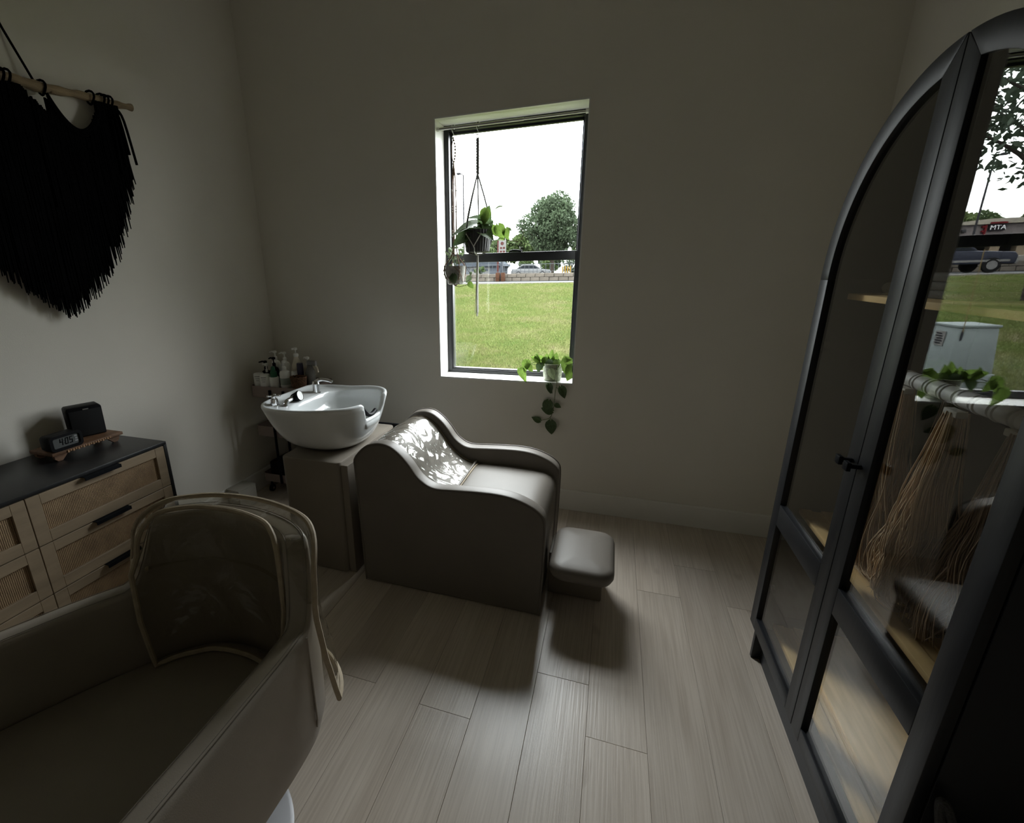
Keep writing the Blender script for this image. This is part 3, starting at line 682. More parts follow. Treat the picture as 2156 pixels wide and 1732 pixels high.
pad(-.185, .098, 1.80, 2.195, .075, .225, .295, .026).build('seat', LEATHER, fs, ang=60)
MB().box(-.203, .055, 2.02, 2.19, .0, .228).build('base', LEATHER2, fs, bevel=.006)

# ------------------------------------------------------------------ shampoo sink on its pedestal
sk = thing('shampoo_sink', 'white ceramic shampoo bowl with neck rest on a taupe pedestal', 'sink', (-1.45, 2.16, 0))
mb = MB(); pr = rrect(-1.60, -1.245, 1.849, 2.50, .03, 5)
mb.prism(pr, 'z', .002, .642); mb.build('pedestal', LEATHER2, sk, bevel=.008)
MB().box(-1.245, -1.205, 1.862, 2.49, .002, .628).build('pedestal_side', LEATHER2, sk, bevel=.004)
MB().box(-1.60, -1.21, 2.50, 2.515, .0, .648).build('gap_shadow_strip', BLACKPL, sk, bevel=.002)  # black strip standing in for the shadow gap behind the pedestal
NT = 120; BC = Vector((-1.465, 2.155))
def superc(th, x0, x1, ry, cx_, nl, nr):
    c, s = math.cos(th), math.sin(th); n = nr if c > 0 else nl
    rx = (x1-cx_) if c > 0 else (cx_-x0)
    r = (abs(c)**n+abs(s)**n)**(-1/n)
    return Vector((cx_+rx*c*r, BC.y+ry*s*r))
def notch(p):   # drop of the rim at the neck rest (towards +x)
    return sstep(-1.36, -1.25, p.x)*(1-sstep(.085, .135, abs(p.y-BC.y)))
rings = []
def ring(fn): rings.append([fn(2*PI*k/NT) for k in range(NT)])
rim_o = lambda th: superc(th, -1.768, -1.168, .295, -1.44, 5.0, 2.6)
foot = lambda th: superc(th, -1.62, -1.30, .17, -1.46, 2.2, 2.2)
def rimf(p): return .893+.016*sstep(-1.55, -1.25, p.x)+.008*sstep(-1.70, -1.76, p.x)
def rimz(p): return rimf(p)-.10*notch(p)
def shell_b(th, t):
    a, b = foot(th), rim_o(th); zf, zn = rimf(b), rimz(b)
    t = t*((zn-.66)/(zf-.66))**(1/1.15)
    p = a.lerp(b, t**.48 if t > 0 else 0)
    return Vector((p.x, p.y, .648+(zf-.012-.648)*(t**1.15)))
for t in np.linspace(0, 1, 13): ring(lambda th, t=t: shell_b(th, t))
def inset(th, d, dz):
    b3 = shell_b(th, 1); b = Vector((b3.x, b3.y)); c = Vector((-1.46, BC.y)); dirv = (c-b).normalized(); p = b+dirv*d
    return Vector((p.x, p.y, rimz(rim_o(th))+dz))
ring(lambda th: inset(th, .003, -.003)); ring(lambda th: inset(th, .012, 0)); ring(lambda th: inset(th, .022, -.004))
lip = lambda th: superc(th, -1.615, -1.196, .258, -1.42, 3.2, 2.5)
def deck(th, f, dz):
    a = inset(th, .026, -.010); b = lip(th); rz = rimz(rim_o(th)); lz = rz-.012-.012*sstep(-1.35, -1.6, b.x)
    p = Vector((a.x, a.y)).lerp(b, f); return Vector((p.x, p.y, a.z+(lz-a.z)*f+dz))
ring(lambda th: deck(th, .0, 0)); ring(lambda th: deck(th, .35, -.001)); ring(lambda th: deck(th, .9, -.001)); ring(lambda th: deck(th, 1, -.006))
bot = lambda th: superc(th, -1.50, -1.28, .12, -1.39, 2, 2)
for t in np.linspace(.08, 1, 12):
    def fn(th, t=t):
        a, b = lip(th), bot(th); p = a.lerp(b, t**1.9); z0 = rimz(rim_o(th))-.024-.012*sstep(-1.35, -1.6, a.x)
        return Vector((p.x, p.y, z0+(.705-z0)*(t**.75)))
    ring(fn)
mb = MB().grid(rings, closed=True); n = NT
mb.f.append(tuple(range(len(rings)*n-n, len(rings)*n))); mb.f.append(tuple(range(n))[::-1])
bowl = mb.build('bowl', CERAMIC, sk, ang=65)
MB().lathe([(.0,0),(.03,0),(.032,.004),(.022,.006),(.02,.003),(0,.003)], (-1.39, 2.155, .706), 20, False).build('drain', CHROME, bowl)
# neck gel pad, black, showing at the notch
mb = MB(); mb.tube(smooth_pts([(-1.225, 2.09, .86), (-1.215, 2.12, .825), (-1.212, 2.16, .815), (-1.215, 2.21, .825)], 5), .012, 8); mb.build('neck_pad', BLACKPL, bowl)
# lever mixer
fa = bowl; fx, fy, fz = -1.645, 2.285, .872
mx_ = MB().lathe([(.026,0),(.026,.006),(.021,.01),(.021,.055),(.023,.06),(.018,.075),(.0,.08)], (fx, fy, fz), 20).build('mixer_tap', CHROME, sk)
MB().tube(smooth_pts([(fx, fy, fz+.07), (fx+.03, fy+.01, fz+.085), (fx+.075, fy+.02, fz+.08), (fx+.10, fy+.022, fz+.072)], 4), [.012]*5+[.011]*4+[.010]*4, 10).build('lever', CHROME, mx_)
# hand valve with cross handle
vx, vy = -1.69, 1.965
vv = MB().lathe([(.03,0),(.03,.008),(.022,.014),(.019,.045),(.012,.05),(.012,.062),(0,.064)], (vx, vy, .872), 20).build('valve', CHROME, sk)
mb = MB()
for a in range(4):
    d_ = Vector((math.cos(a*PI/2+.5), math.sin(a*PI/2+.5), 0)); q = Vector((vx, vy, .934)); mb.cyl(q, q+d_*.026, .005, 8); mb.lathe([(0,-.007),(.006,-.005),(.0075,0),(.006,.005),(0,.007)], q+d_*.029, 8, False)
mb.build('cross_handle', CHROME, vv)
mb = MB().box(-1.715, -1.615, 1.935, 1.995, .868, .876); mb.build('tap_plate', CHROME, sk, bevel=.003)
hs = MB().tube(smooth_pts([(-1.63, 1.975, .875), (-1.63, 1.99, .90), (-1.632, 2.03, .905), (-1.64, 2.06, .905)], 5), .012, 10).build('spray_hose', CHROME, sk)
mb = MB().lathe([(.013,-.01),(.02,.0),(.027,.03),(.031,.042),(.029,.05)], (0,0,0), 20)
rt = Vector((.93, .12, .30)).normalized().to_track_quat('Z', 'Y').to_matrix()
ctr = Vector((-1.662, 2.085, .895))
mb.v = [tuple(rt @ Vector(v)+ctr) for v in mb.v]
sh = mb.build('spray_head', BLACKPL, sk)
mb = MB().lathe([(.0,.0505),(.018,.0505),(.027,.049)], (0,0,0), 20, False); mb.v = [tuple(rt @ Vector(v)+ctr) for v in mb.v]; mb.build('spray_face', WHITEPL, sh)

# ------------------------------------------------------------------ styling chair with a clear back cover
sc = thing('styling_chair', 'dark taupe barrel styling chair with a wide right arm in the foreground', 'chair', (-1.02, .57, 0))
O2 = Vector((0, 0)); rv = Vector((1, 0)); bv = Vector((0, 1)); CEN = Vector((-1.02, .5))
pathL = [(a, b, 0) for a, b in [(-.625,-.05),(-.64,.15),(-.648,.34),(-.65,.55),(-.650,.70),(-.662,.80),(-.70,.87),(-.78,.925),(-.894,.957),(-1.0,.962),(-1.10,.945),(-1.17,.905),(-1.235,.85),(-1.29,.77),(-1.36,.665),(-1.43,.54),(-1.50,.40),(-1.56,.26)]]
PA = smooth_pts(pathL, 8)
arc = [0.]
for a, b in zip(PA[:-1], PA[1:]): arc.append(arc[-1]+(b-a).length)
AL = arc[-1]; S0 = 1.216
def path_at(s):   # s measured from the middle of the back, + towards the photo's right arm (start)
    L = S0-s
    L = max(0, min(AL, L))
    for i in range(len(arc)-1):
        if arc[i+1] >= L:
            t = (L-arc[i])/max(1e-9, arc[i+1]-arc[i]); p = PA[i].lerp(PA[i+1], t); d_ = (PA[i+1]-PA[i]).normalized(); break
    nrm = Vector((-d_.y, d_.x))          # candidate; make it point inwards
    p2 = Vector((p.x, p.y))
    if nrm.dot(CEN-p2) < 0: nrm = -nrm
    return p2, nrm
def w3(p, z): q = O2+rv*p.x+bv*p.y; return Vector((q.x, q.y, z))
TH = .066
def ztop(s):
    a = abs(s); return .692+.012*sstep(.75, .3, a)+.205*(1-sstep(.27, .40, a))
def shell_pt(s, off, z): p, nn = path_at(s); return w3(p+nn*off, z)
NS = 110; rows = []
for i in range(NS+1):
    s = S0-AL*i/NS; zt = ztop(s); r_ = .017
    sec = [(.022,.33),(.004,.40),(0,zt-.06),(0,zt-r_),(.005,zt-.005),(r_,zt),(TH-r_,zt),(TH-.005,zt-.005),(TH,zt-r_),(TH,zt-.06),(TH,.43),(TH,.34)]
    rows.append([shell_pt(s, o, z) for o, z in sec])
mb = MB().grid(rows)
k = len(rows[0]); mb.f.append(tuple(range(k))); mb.f.append(tuple(range(NS*k, NS*k+k))[::-1])
shell = mb.build('shell', LEATHER3, sc, ang=50)
for off in (.0105, TH-.0105):   # seams with stitching along the arm tops
    MB().tube([shell_pt(S0-AL*i/NS, off, ztop(S0-AL*i/NS)+.0004) for i in range(NS+1)], .0011, 5).build('seam', LEATHER2, shell)
mb = MB()
for i in range(150):
    s = .30+i*.0035; a, b = shell_pt(s, .0175, ztop(s)+.0006), shell_pt(s+.0021, .0175, ztop(s+.0021)+.0006); mb.tube([a, b], .0008, 4)
stq = mb.build('stitching', STITCH, shell); stq['kind'] = 'stuff'
MB().tube([shell_pt(.40, .0 if z > .42 else .022-.018*(z-.33)/.07, z) for z in np.linspace(.40, ztop(.40)-.012, 12)], .0028, 6).build('corner_seam', LEATHER3, shell)
# seat
ins = []
for i in range(41):
    s = S0-AL*i/40; p, nn = path_at(s); ins.append(p+nn*(TH-.004))
rings = []
cen = Vector((-1.02, .52))
for sc_, z in ((.93,.34),(1,.36),(1,.435),(.985,.452),(.93,.463),(.5,.476),(.05,.478)):
    rings.append([w3(cen+(p-cen)*sc_, z) for p in ins])
mb = MB().grid(rings, closed=True); k = len(ins); mb.f.append(tuple(range(k))[::-1]); mb.f.append(tuple(range(6*k, 7*k)))
mb.build('seat', LEATHER3, sc, ang=60)
c3 = Vector((-1.0, .58, 0))
MB().lathe([(.282,0),(.282,.005),(.27,.010),(.07,.026),(.045,.035)], (c3.x, c3.y, .001), 64).build('base_plate', mat('satin_steel', (.16,.16,.165), .45, 1., na=.03), sc)
MB().lathe([(.04,.02),(.04,.22),(.028,.22),(.028,.345)], (c3.x, c3.y, 0), 24).build('column', CHROME, sc)
# cover
cv = thing('chair_back_cover', 'clear vinyl cover with beige piped edges over the styling chair back', 'chair cover', (-.96, .93, .92))
def outline(wtop, wmid, wbot, ztopz, zmid, zbot, r, n=10):
    pts = [(-wbot, zbot), (-(wbot+wmid)/2-.008, (zbot+zmid)/2), (-wmid, zmid)]
    for i in range(n+1): a = PI-PI/2*i/n; pts.append((-wtop+r+r*math.cos(a), ztopz-r*.82+r*.82*math.sin(a)))
    pts += [(-x, z) for x, z in pts[::-1]]
    return pts
def half_w(ol, z):
    best = 0
    for (a, za), (b, zb_) in zip(ol[:-1], ol[1:]):
        if (za-z)*(zb_-z) <= 0 and abs(za-zb_) > 1e-6: best = max(best, abs(a+(b-a)*(z-za)/(zb_-za)))
    return best
wv_ = np.random.RandomState(8); wph = wv_.rand(8)*6.28
def panel(nm, ol, off, z0, z1, flare=0., sh=0.):
    rows = []
    for i in range(41):
        z = z0+(z1-.0015-z0)*i/40; hw = max(.004, half_w(ol, z)); row = []
        for j in range(49):
            s = hw*(2*j/48-1)+sh
            wr_ = .0035*math.sin(11*s+23*(z-.5)+wph[0]+2*math.sin(9*s+wph[1]))+.0025*math.sin(31*s-17*z+wph[2])
            env = (1-(2*j/48-1)**6)*sstep(0, .1, i/40)*(1-sstep(.9, 1, i/40))
            row.append(shell_pt(s, off+wr_*env-flare*max(0, (.72-z)), z))
        rows.append(row)
    MB().grid(rows).build(nm, VINYL2, cv, fix=False)
    pp_ = [shell_pt(s+sh, off-flare*max(0, (.72-z)), z) for s, z in smooth_ol(ol)]
    MB().tube(pp_, .0075, 8, closed=True).build('piping', PIPING, cv)
    return pp_
def smooth_ol(ol):
    out = []
    cl = ol+[ol[0]]
    for (a, za), (b, zb_) in zip(cl[:-1], cl[1:]):
        n = max(1, int(math.hypot(b-a, zb_-za)/.02))
        for q in range(n): out.append((a+(b-a)*q/n, za+(zb_-za)*q/n))
    return out
olf = outline(.325, .35, .345, .932, .76, .475, .14)
olr = outline(.355, .368, .35, .922, .76, .44, .13)
panel('front_panel', olf, TH+.012, .475, .932, -.16, -.03)
panel('rear_panel', olr, -.014, .44, .922, .1)
# gusset between the two piped edges
fa_ = [(a, b) for a, b in smooth_ol(olf[2:-2]) if b > .759]; ra_ = [(a, b) for a, b in smooth_ol(olr[2:-2]) if b > .759]
def resamp(L, n):
    d_ = [0]
    for p, q in zip(L[:-1], L[1:]): d_.append(d_[-1]+math.hypot(q[0]-p[0], q[1]-p[1]))
    o = []
    for i in range(n):
        x = d_[-1]*i/(n-1)
        for j in range(len(L)-1):
            if d_[j+1] >= x-1e-9: t = (x-d_[j])/max(1e-9, d_[j+1]-d_[j]); o.append((L[j][0]+(L[j+1][0]-L[j][0])*t, L[j][1]+(L[j+1][1]-L[j][1])*t)); break
    return o
fr_, rr2 = resamp(fa_[:-1], 60), resamp(ra_[:-1], 60)
rows = []
for t in np.linspace(0, 1, 7):
    rows.append([shell_pt(f[0]-.03, TH+.012, f[1]).lerp(shell_pt(g[0], -.014, g[1]), t)+Vector((0,0,.006*math.sin(PI*t)*math.sin(i*.9))) for i, (f, g) in enumerate(zip(fr_, rr2))])
MB().grid(rows).build('gusset', VINYL2, cv, fix=False)
for e in (0, -1): MB().tube([r_[e] for r_ in rows], .005, 8).build('gusset_hem', PIPING, cv)

# ------------------------------------------------------------------ dresser and what stands on it
DX0, DX1, DY0, DY1, DZ = -2.428, -1.997, .345, 1.537, .797
dr = thing('rattan_dresser', 'black framed dresser with light oak drawers and woven rattan panels', 'dresser', (-2.21, .94, 0))
MB().box(DX0, DX1, DY0, DY1, DZ-.016, DZ).build('top', DRESSBLK, dr, bevel=.0015)
for y in (DY0, DY1-.016): MB().box(DX0, DX1, y, y+.016, .14, DZ-.016).build('side_panel', DRESSBLK, dr, bevel=.001)
MB().box(DX0, DX1-.02, DY0+.016, DY1-.016, .14, .156).build('bottom', DRESSBLK, dr, smooth=False)
MB().box(DX0, DX0+.006, DY0+.016, DY1-.016, .156, DZ-.016).build('back', DRESSBLK, dr, smooth=False)
MB().box(DX0+.01, DX1-.02, .935, .945, .156, DZ-.016).build('divider', DRESSBLK, dr, smooth=False)
for y in (DY0+.03, DY1-.06):
    for x in (DX0+.03, DX1-.06): MB().cyl((x+.015, y+.015, .0), (x+.015, y+.015, .142), .011, 10, .018).build('leg', DRESSBLK, dr)
rowsz = [(.578, .778), (.369, .574), (.160, .365)]
for c_, (y0, y1) in enumerate(((DY0+.018, .9385), (.9415, DY1-.018))):
    for z0, z1 in rowsz:
        d_ = thing('drawer', '', '', (DX1, (y0+y1)/2, z0)); del d_['label']; del d_['category']; d_.parent = dr; d_.matrix_parent_inverse = dr.matrix_basis.inverted(); 
        bpy.data.objects.remove(d_)
        fy_, fz0, fz1 = .046, .046, .042
        mb = MB()
        mb.box(DX1-.018, DX1, y0, y0+fy_, z0, z1).box(DX1-.018, DX1, y1-fy_, y1, z0, z1)
        mb.box(DX1-.018, DX1, y0+fy_, y1-fy_, z0, z0+fz0).box(DX1-.018, DX1, y0+fy_, y1-fy_, z1-fz1, z1)
        d_ = mb.build('drawer', OAK, dr, bevel=.0012, seg=1)
        MB().box(DX1-.017, DX1-.010, y0+fy_-.002, y1-fy_+.002, z0+fz0-.002, z1-fz1+.002).build('rattan_panel', RATTAN, d_, smooth=False, label='woven rattan panel')
        ym = (y0+y1)/2-.012
        mb = MB().box(DX1-.012, DX1+.022, ym-.076, ym+.076, z1+.0003, z1+.0026).box(DX1+.019, DX1+.022, ym-.076, ym+.076, z1-.012, z1+.0003)
        mb.build('handle', BLACKMETAL, d_, smooth=False, label='thin black metal pull')
# wooden riser tray
tr = thing('wooden_riser', 'small rustic brown wooden riser standing on the dresser', 'riser', (-2.285, 1.335, DZ))
TX0, TX1, TY0, TY1 = -2.362, -2.212, 1.18, 1.492
MB().box(TX0, TX1, TY0, TY1, DZ+.030, DZ+.044).build('board', TRAYW, tr, bevel=.002)
for x in (TX0+.012, TX1-.02):
    leg = [(TY0+.012, DZ+.031), (TY0+.014, DZ+.012), (TY0+.024, DZ+.001), (TY0+.042, DZ+.001), (TY0+.056, DZ+.014), (TY0+.066, DZ+.026), (TY0+.08, DZ+.031)]
    MB().prism(leg, 'x', x-.008, x+.008).build('foot', TRAYW, tr, smooth=False)
    MB().prism([(TY0+TY1-a, b) for a, b in leg], 'x', x-.008, x+.008).build('foot', TRAYW, tr, smooth=False)
mb = MB()
for k in range(18): mb.box(TX1+.0002, TX1+.0035, TY0+.06+k*.0108, TY0+.067+k*.0108, DZ+.030+.004*(k % 2), DZ+.040)
mb.build('carved_edge', mat('carved_pale_wood', (.36,.21,.11), .7), tr, smooth=False)
ZT = DZ+.044
# clock
ck = thing('digital_clock', 'small black digital alarm clock reading 4:05 on the wooden riser', 'clock', (-2.25, 1.25, ZT))
mb = MB(); pr = rrect(1.186, 1.314, ZT+.0005, ZT+.068, .016, 5); mb.prism(pr, 'x', -2.285, -2.222); mb.build('case', BLACKPL, ck, bevel=.004)
mb = MB(); pr = rrect(1.184, 1.316, ZT+.0005, ZT+.07, .017, 5); ri = rrect(1.196, 1.304, ZT+.013, ZT+.058, .008, 5)
n = len(pr); mb.add([(-2.222, *p) for p in pr]+[(-2.214, *p) for p in pr]+[(-2.213, *p) for p in ri]+[(-2.22, *p) for p in ri],
    [(i, (i+1) % n, n+(i+1) % n, n+i) for i in range(n)]+[(n+i, n+(i+1) % n, 2*n+(i+1) % n, 2*n+i) for i in range(n)]+[(2*n+i, 2*n+(i+1) % n, 3*n+(i+1) % n, 3*n+i) for i in range(n)])
mb.build('bezel', BLACKPL, ck)
lcd = MB().prism(ri, 'x', -2.2215, -2.2195).build('screen', LCD, ck, smooth=False)
SEG = {'4': 'bcfg', '0': 'abcdef', '5': 'acdfg'}
def digit(ch_, y0, z0, w_, h_, t):
    mb = MB(); sl = .12
    R_ = {'a': (0, w_, h_-t, h_), 'd': (0, w_, 0, t), 'g': (0, w_, h_/2-t/2, h_/2+t/2), 'f': (0, t, h_/2, h_), 'e': (0, t, 0, h_/2), 'b': (w_-t, w_, h_/2, h_), 'c': (w_-t, w_, 0, h_/2)}
    for q in SEG[ch_]:
        a, b, c_, d_ = R_[q]; f = lambda y, z: (y0+y+sl*z, z0+z)
        mb.prism([f(a, c_), f(b, c_), f(b, d_), f(a, d_)], 'x', -2.2194, -2.2188)
    return mb.build('digit', INK, lcd, smooth=False)
digit('4', 1.222, ZT+.022, .0135, .029, .0036); digit('0', 1.2435, ZT+.022, .0135, .029, .0036); digit('5', 1.2615, ZT+.022, .0135, .029, .0036)
MB().box(-2.2194, -2.2188, 1.2395, 1.2418, ZT+.029, ZT+.0315).box(-2.2194, -2.2188, 1.2405, 1.2428, ZT+.040, ZT+.0425).build('colon', INK, lcd, smooth=False)
for k in range(3): MB().box(-2.2194, -2.2188, 1.285+.002*(k % 2), 1.298, ZT+.022+k*.011, ZT+.029+k*.011).build('small_icon', GREYLABEL, lcd, smooth=False)
# speaker
sp_ = thing('bookshelf_speaker', 'small black cube speaker on the right end of the wooden riser', 'speaker', (-2.335, 1.413, ZT))
def spin(mb, a=-.36, c=(-2.335, 1.413)):
    mb.v = [(c[0]+(v[0]-c[0])*math.cos(a)-(v[1]-c[1])*math.sin(a), c[1]+(v[0]-c[0])*math.sin(a)+(v[1]-c[1])*math.cos(a), v[2]) for v in mb.v]; return mb
front = [(1.347, ZT+.001), (1.480, ZT+.001), (1.482, ZT+.135), (1.474, ZT+.145), (1.352, ZT+.145), (1.345, ZT+.137)]
spin(MB().prism(front, 'x', -2.375, -2.295)).build('case', BLACKPL, sp_, bevel=.006, seg=3)
spin(MB().prism([(1.352, ZT+.006), (1.475, ZT+.006), (1.476, ZT+.128), (1.353, ZT+.128)], 'x', -2.297, -2.2915)).build('grille', mat('black_grille_cloth', (.008,.008,.009), .9, bump=.3, bs=900), sp_, bevel=.002)
spin(MB().box(-2.296, -2.2925, 1.408, 1.43, ZT+.1295, ZT+.134)).build('badge', mat('silver_badge', (.5,.5,.5), .35, .8), sp_, smooth=False)

# ------------------------------------------------------------------ macrame wall hanging
mc = thing('macrame_wall_hanging', 'large black macrame wall hanging on a driftwood stick', 'wall hanging', (-2.40, 1.5, 2.33))
XM = -2.408
dow = smooth_pts([(XM, .93, 2.285), (XM+.006, 1.15, 2.31), (XM, 1.35, 2.322), (XM-.004, 1.5, 2.345), (XM+.003, 1.62, 2.345), (XM, 1.78, 2.365), (XM-.003, 1.93, 2.375), (XM, 2.045, 2.386)], 6)
MB().tube(dow, [.024-.009*(i/len(dow))+.0025*math.sin(i*1.7)+.0015*math.sin(i*.6) for i in range(len(dow))], 12).build('driftwood_stick', DRIFT, mc)
for y, z in ((1.44, 2.36), (1.66, 2.33)): MB().lathe([(0,0),(.012,.0),(.009,.012),(0,.016)], (XM+.012, y, z), 8, False).build('knot_stub', DRIFT, mc)
MB().tube([(XM+.005, 1.602, 2.35), (XL+.012, 1.545, 2.53), (XL+.008, 1.50, 2.66), (XL+.012, 1.455, 2.53), (XM+.005, 1.398, 2.34)], .0048, 8).build('hanging_cord', CORDBLK, mc)
MB().cyl((XL, 1.50, 2.662), (XL+.02, 1.50, 2.662), .006, 8).build('nail', CHROME, mc)
def dz_(y):
    for a, b in zip(dow[:-1], dow[1:]):
        if a.y <= y <= b.y: return a.z+(b.z-a.z)*(y-a.y)/(b.y-a.y)
    return dow[0].z if y < dow[0].y else dow[-1].z
for y in (1.475, 1.497, 1.625, 1.835, 1.885, 1.905, 1.925, 1.375, 1.17, 1.10, 1.06):
    z = dz_(y); MB().tube([(XM+.028*math.cos(a), y+.004*math.sin(2*a), z+.028*math.sin(a)) for a in np.linspace(0, 2*PI, 14)[:-1]], .005, 6, closed=True).build('loop_knot', CORDBLK, mc)
def top_z(y):
    d = abs(y-1.5)
    if d < .125: return dz_(y)-.02-.10*sstep(.0, .09, abs(abs(d)-.0) if y > 1.5 else d)*.0-(.0 if d < .03 else (d-.03)*.9)
    if d < .345: t = (d-.125)/.22; return 2.325-.115*(1-(2*t-1)**2)-.012
    return dz_(y)-.012
BOT = [(.0, 1.38), (.06, 1.42), (.17, 1.52), (.23, 1.59), (.30, 1.70), (.35, 1.80), (.39, 1.90), (.42, 1.97), (.45, 2.08), (.47, 2.15), (.52, 2.2)]
def bot_z(y):
    d = abs(y-1.515)
    for (a, za), (b, zb_) in zip(BOT[:-1], BOT[1:]):
        if a <= d <= b: return za+(zb_-za)*(d-a)/(b-a)
    return 2.2
mb = MB(); rr = random.Random(4)
for layer in range(3):
    y = 1.045
    while y < 1.955:
        yy_ = y+rr.uniform(-.002, .002); zt_, zb0 = top_z(yy_), bot_z(yy_)
        slit = (abs(yy_-1.557) < .0055)
        z1 = 1.86 if slit else zt_
        zb_ = zb0+layer*.05*rr.uniform(.2, 1)+rr.uniform(-.02, .02)
        if zb_ < z1-.05:
            xo = XM+.018-layer*.009; drift = (yy_-1.5)*.05*rr.uniform(.4, 1.4)
            k_ = 5; pts = [(xo+rr.uniform(-.003, .003)-.0*q, yy_+drift*(q/k_)**2+rr.uniform(-.0015, .0015), z1+(zb_-z1)*q/k_) for q in range(k_+1)]
            mb.tube(pts, [.0046]*k_+[.0022], 4, caps=False)
        y += .0062
fr_o = mb.build('fringe', CORDBLK, mc, fix=False); fr_o['kind'] = 'stuff'
for s_ in (-1, 1):
    mb = MB(); pts = []
    for t in np.linspace(0, 1, 25):
        y = 1.5+s_*(.125+.22*t); pts.append((XM+.024, y, 2.335-.115*(1-(2*t-1)**2)-.012))
    for q in range(3): mb.tube([(p[0]+.003*(q % 2), p[1], p[2]-.011*q) for p in pts], .0068, 6)
    mb.build('swag_knot', CORDBLK, mc)
mb = MB()
for y, dy_, L in ((1.93, .03, .20), (1.945, .045, .24), (1.915, .015, .26), (1.90, .0, .3)):
    mb.tube(smooth_pts([(XM+.02, y, 2.35), (XM+.03, y+dy_*.4, 2.30), (XM+.028, y+dy_, 2.35-L)], 4), .006, 6)
mb.build('side_tassel', CORDBLK, mc)

# ------------------------------------------------------------------ pale box on the floor
bx_ = thing('cardboard_box', 'small pale box on the floor against the left wall baseboard', 'box', (-2.37, 2.3, 0))
q = Euler((0,0,-.08)).to_matrix(); ax3 = (q @ Vector((1,0,0)), q @ Vector((0,1,0)), Vector((0,0,1)))
MB().obox((-2.365, 2.305, .072), ax3, (.058, .075, .071)).build('body', CARDB, bx_, bevel=.002)
MB().obox((-2.365, 2.305, .147), ax3, (.059, .076, .0035)).build('lid_flap', CARDB, bx_, bevel=.001)

# ------------------------------------------------------------------ rolling cart with bottles
ct = thing('rolling_cart', 'taupe three-tier metal rolling cart in the corner behind the sink', 'cart', (-2.07, 2.65, 0))
KX0, KX1, KY0, KY1 = -2.362, -1.905, 2.52, 2.87
def tray(z0, z1, nm, fl=.004):
    o = rrect(KX0, KX1, KY0, KY1, .03, 4); i_ = rrect(KX0+.004, KX1-.004, KY0+.004, KY1-.004, .027, 4); n = len(o)
    mb = MB().add([(*p, z0) for p in o]+[(*p, z1) for p in o]+[(*p, z1) for p in i_]+[(*p, z0+fl) for p in i_],
        [(i, (i+1) % n, n+(i+1) % n, n+i) for i in range(n)]+[(n+i, n+(i+1) % n, 2*n+(i+1) % n, 2*n+i) for i in range(n)]+[(2*n+i, 2*n+(i+1) % n, 3*n+(i+1) % n, 3*n+i) for i in range(n)]+[tuple(range(n))[::-1], tuple(range(3*n, 4*n))])
    return mb.build('tray', nm, ct)
tray(.742, .822, CARTMETAL, .066); tray(.455, .53, CARTMETAL); tray(.10, .16, CARTMETAL)
for x, y in ((-2.19, KY0-.008), (-2.08, KY0-.008), (-2.19, KY1+.008), (-2.08, KY1+.008)):
    MB().tube([(x, y, .10), (x, y, .80)], .009, 8).build('upright', BLACKMETAL, ct)
for x in (KX0+.04, KX1-.04):
    for y in (KY0+.04, KY1-.04):
        c_ = MB().cyl((x, y, .052), (x, y, .102), .008, 8).build('caster', BLACKMETAL, ct)
        MB().cyl((x-.009, y, .027), (x+.009, y, .027), .0265, 16).build('wheel', BLACKPL, c_)
        MB().cyl((x-.0115, y, .027), (x+.0115, y, .027), .010, 10).build('hub', CHROME, c_)
tag(MB().box(-2.32, -1.98, 2.56, 2.80, .106, .24).build('storage_bin', BLACKPL, bevel=.01), 'black storage bin on the lowest tray of the rolling cart', 'bin')
ZS = .8085
def pump_bottle(label, x, y, r, h, mt, pump=None, pmt=None, yaw=0, shape='round', cat='bottle', grp='hair products on the rolling cart', lab=None, z=ZS, neck=.3):
    t = thing('pump_bottle' if pump else 'bottle', label, cat, (x, y, z), grp)
    if shape == 'round': pr_ = [(r*.92,0),(r,.006),(r,h*.8),(r*.85,h*.9),(r*neck*1.25,h*.965),(r*neck,h)]
    elif shape == 'taper': pr_ = [(r*.92,0),(r,.006),(r*.98,h*.45),(r*.72,h*.72),(r*.42,h*.9),(r*neck,h)]
    else: pr_ = [(r*.95,0),(r,.006),(r,h*.93),(r*.9,h)]
    MB().lathe(pr_, (x, y, z), 20, True, True).build('body', mt, t)
    if lab: MB().lathe([(r*1.008, h*.18), (r*1.008, h*.55)], (x, y, z), 20, False).build('label_band', lab, t)
    if pump:
        pm = pmt or mt; zc = z+h
        MB().lathe([(r*neck*1.35,0),(r*neck*1.35,.018),(r*neck*.7,.022),(.0045,.024),(.0045,.05)], (x, y, zc), 14, True, True).build('collar', pm, t)
        d_ = Vector((math.cos(yaw), math.sin(yaw), 0)); c_ = Vector((x, y, zc+.052))
        MB().lathe([(.012,-.006),(.014,.0),(.013,.008),(.006,.011)], c_, 12, True, True).tube([c_+Vector((0,0,.002)), c_+d_*.025+Vector((0,0,.003)), c_+d_*pump+Vector((0,0,-.004))], [.007,.006,.0045], 8).build('pump', pm, t)
    return t
LBL = mat('grey_green_label', (.33,.38,.34), .5, na=.2)
PI_ = math.pi
pump_bottle('tall white pump bottle furthest left at the back of the cart', -2.262, 2.70, .032, .172, WHITEPL, .045, WHITEPL, PI_)
pump_bottle('tall white pump bottle second from left at the back of the cart', -2.178, 2.695, .032, .168, WHITEPL, .045, WHITEPL, PI_)
pump_bottle('tallest cream tapered pump bottle at the back of the cart', -2.080, 2.695, .044, .20, CREAMPL, .024, WHITEPL, -2.2, 'taper')
pump_bottle('short cream pump bottle at the back right of the cart', -1.992, 2.70, .028, .138, CREAMPL, .032, WHITEPL, PI_)
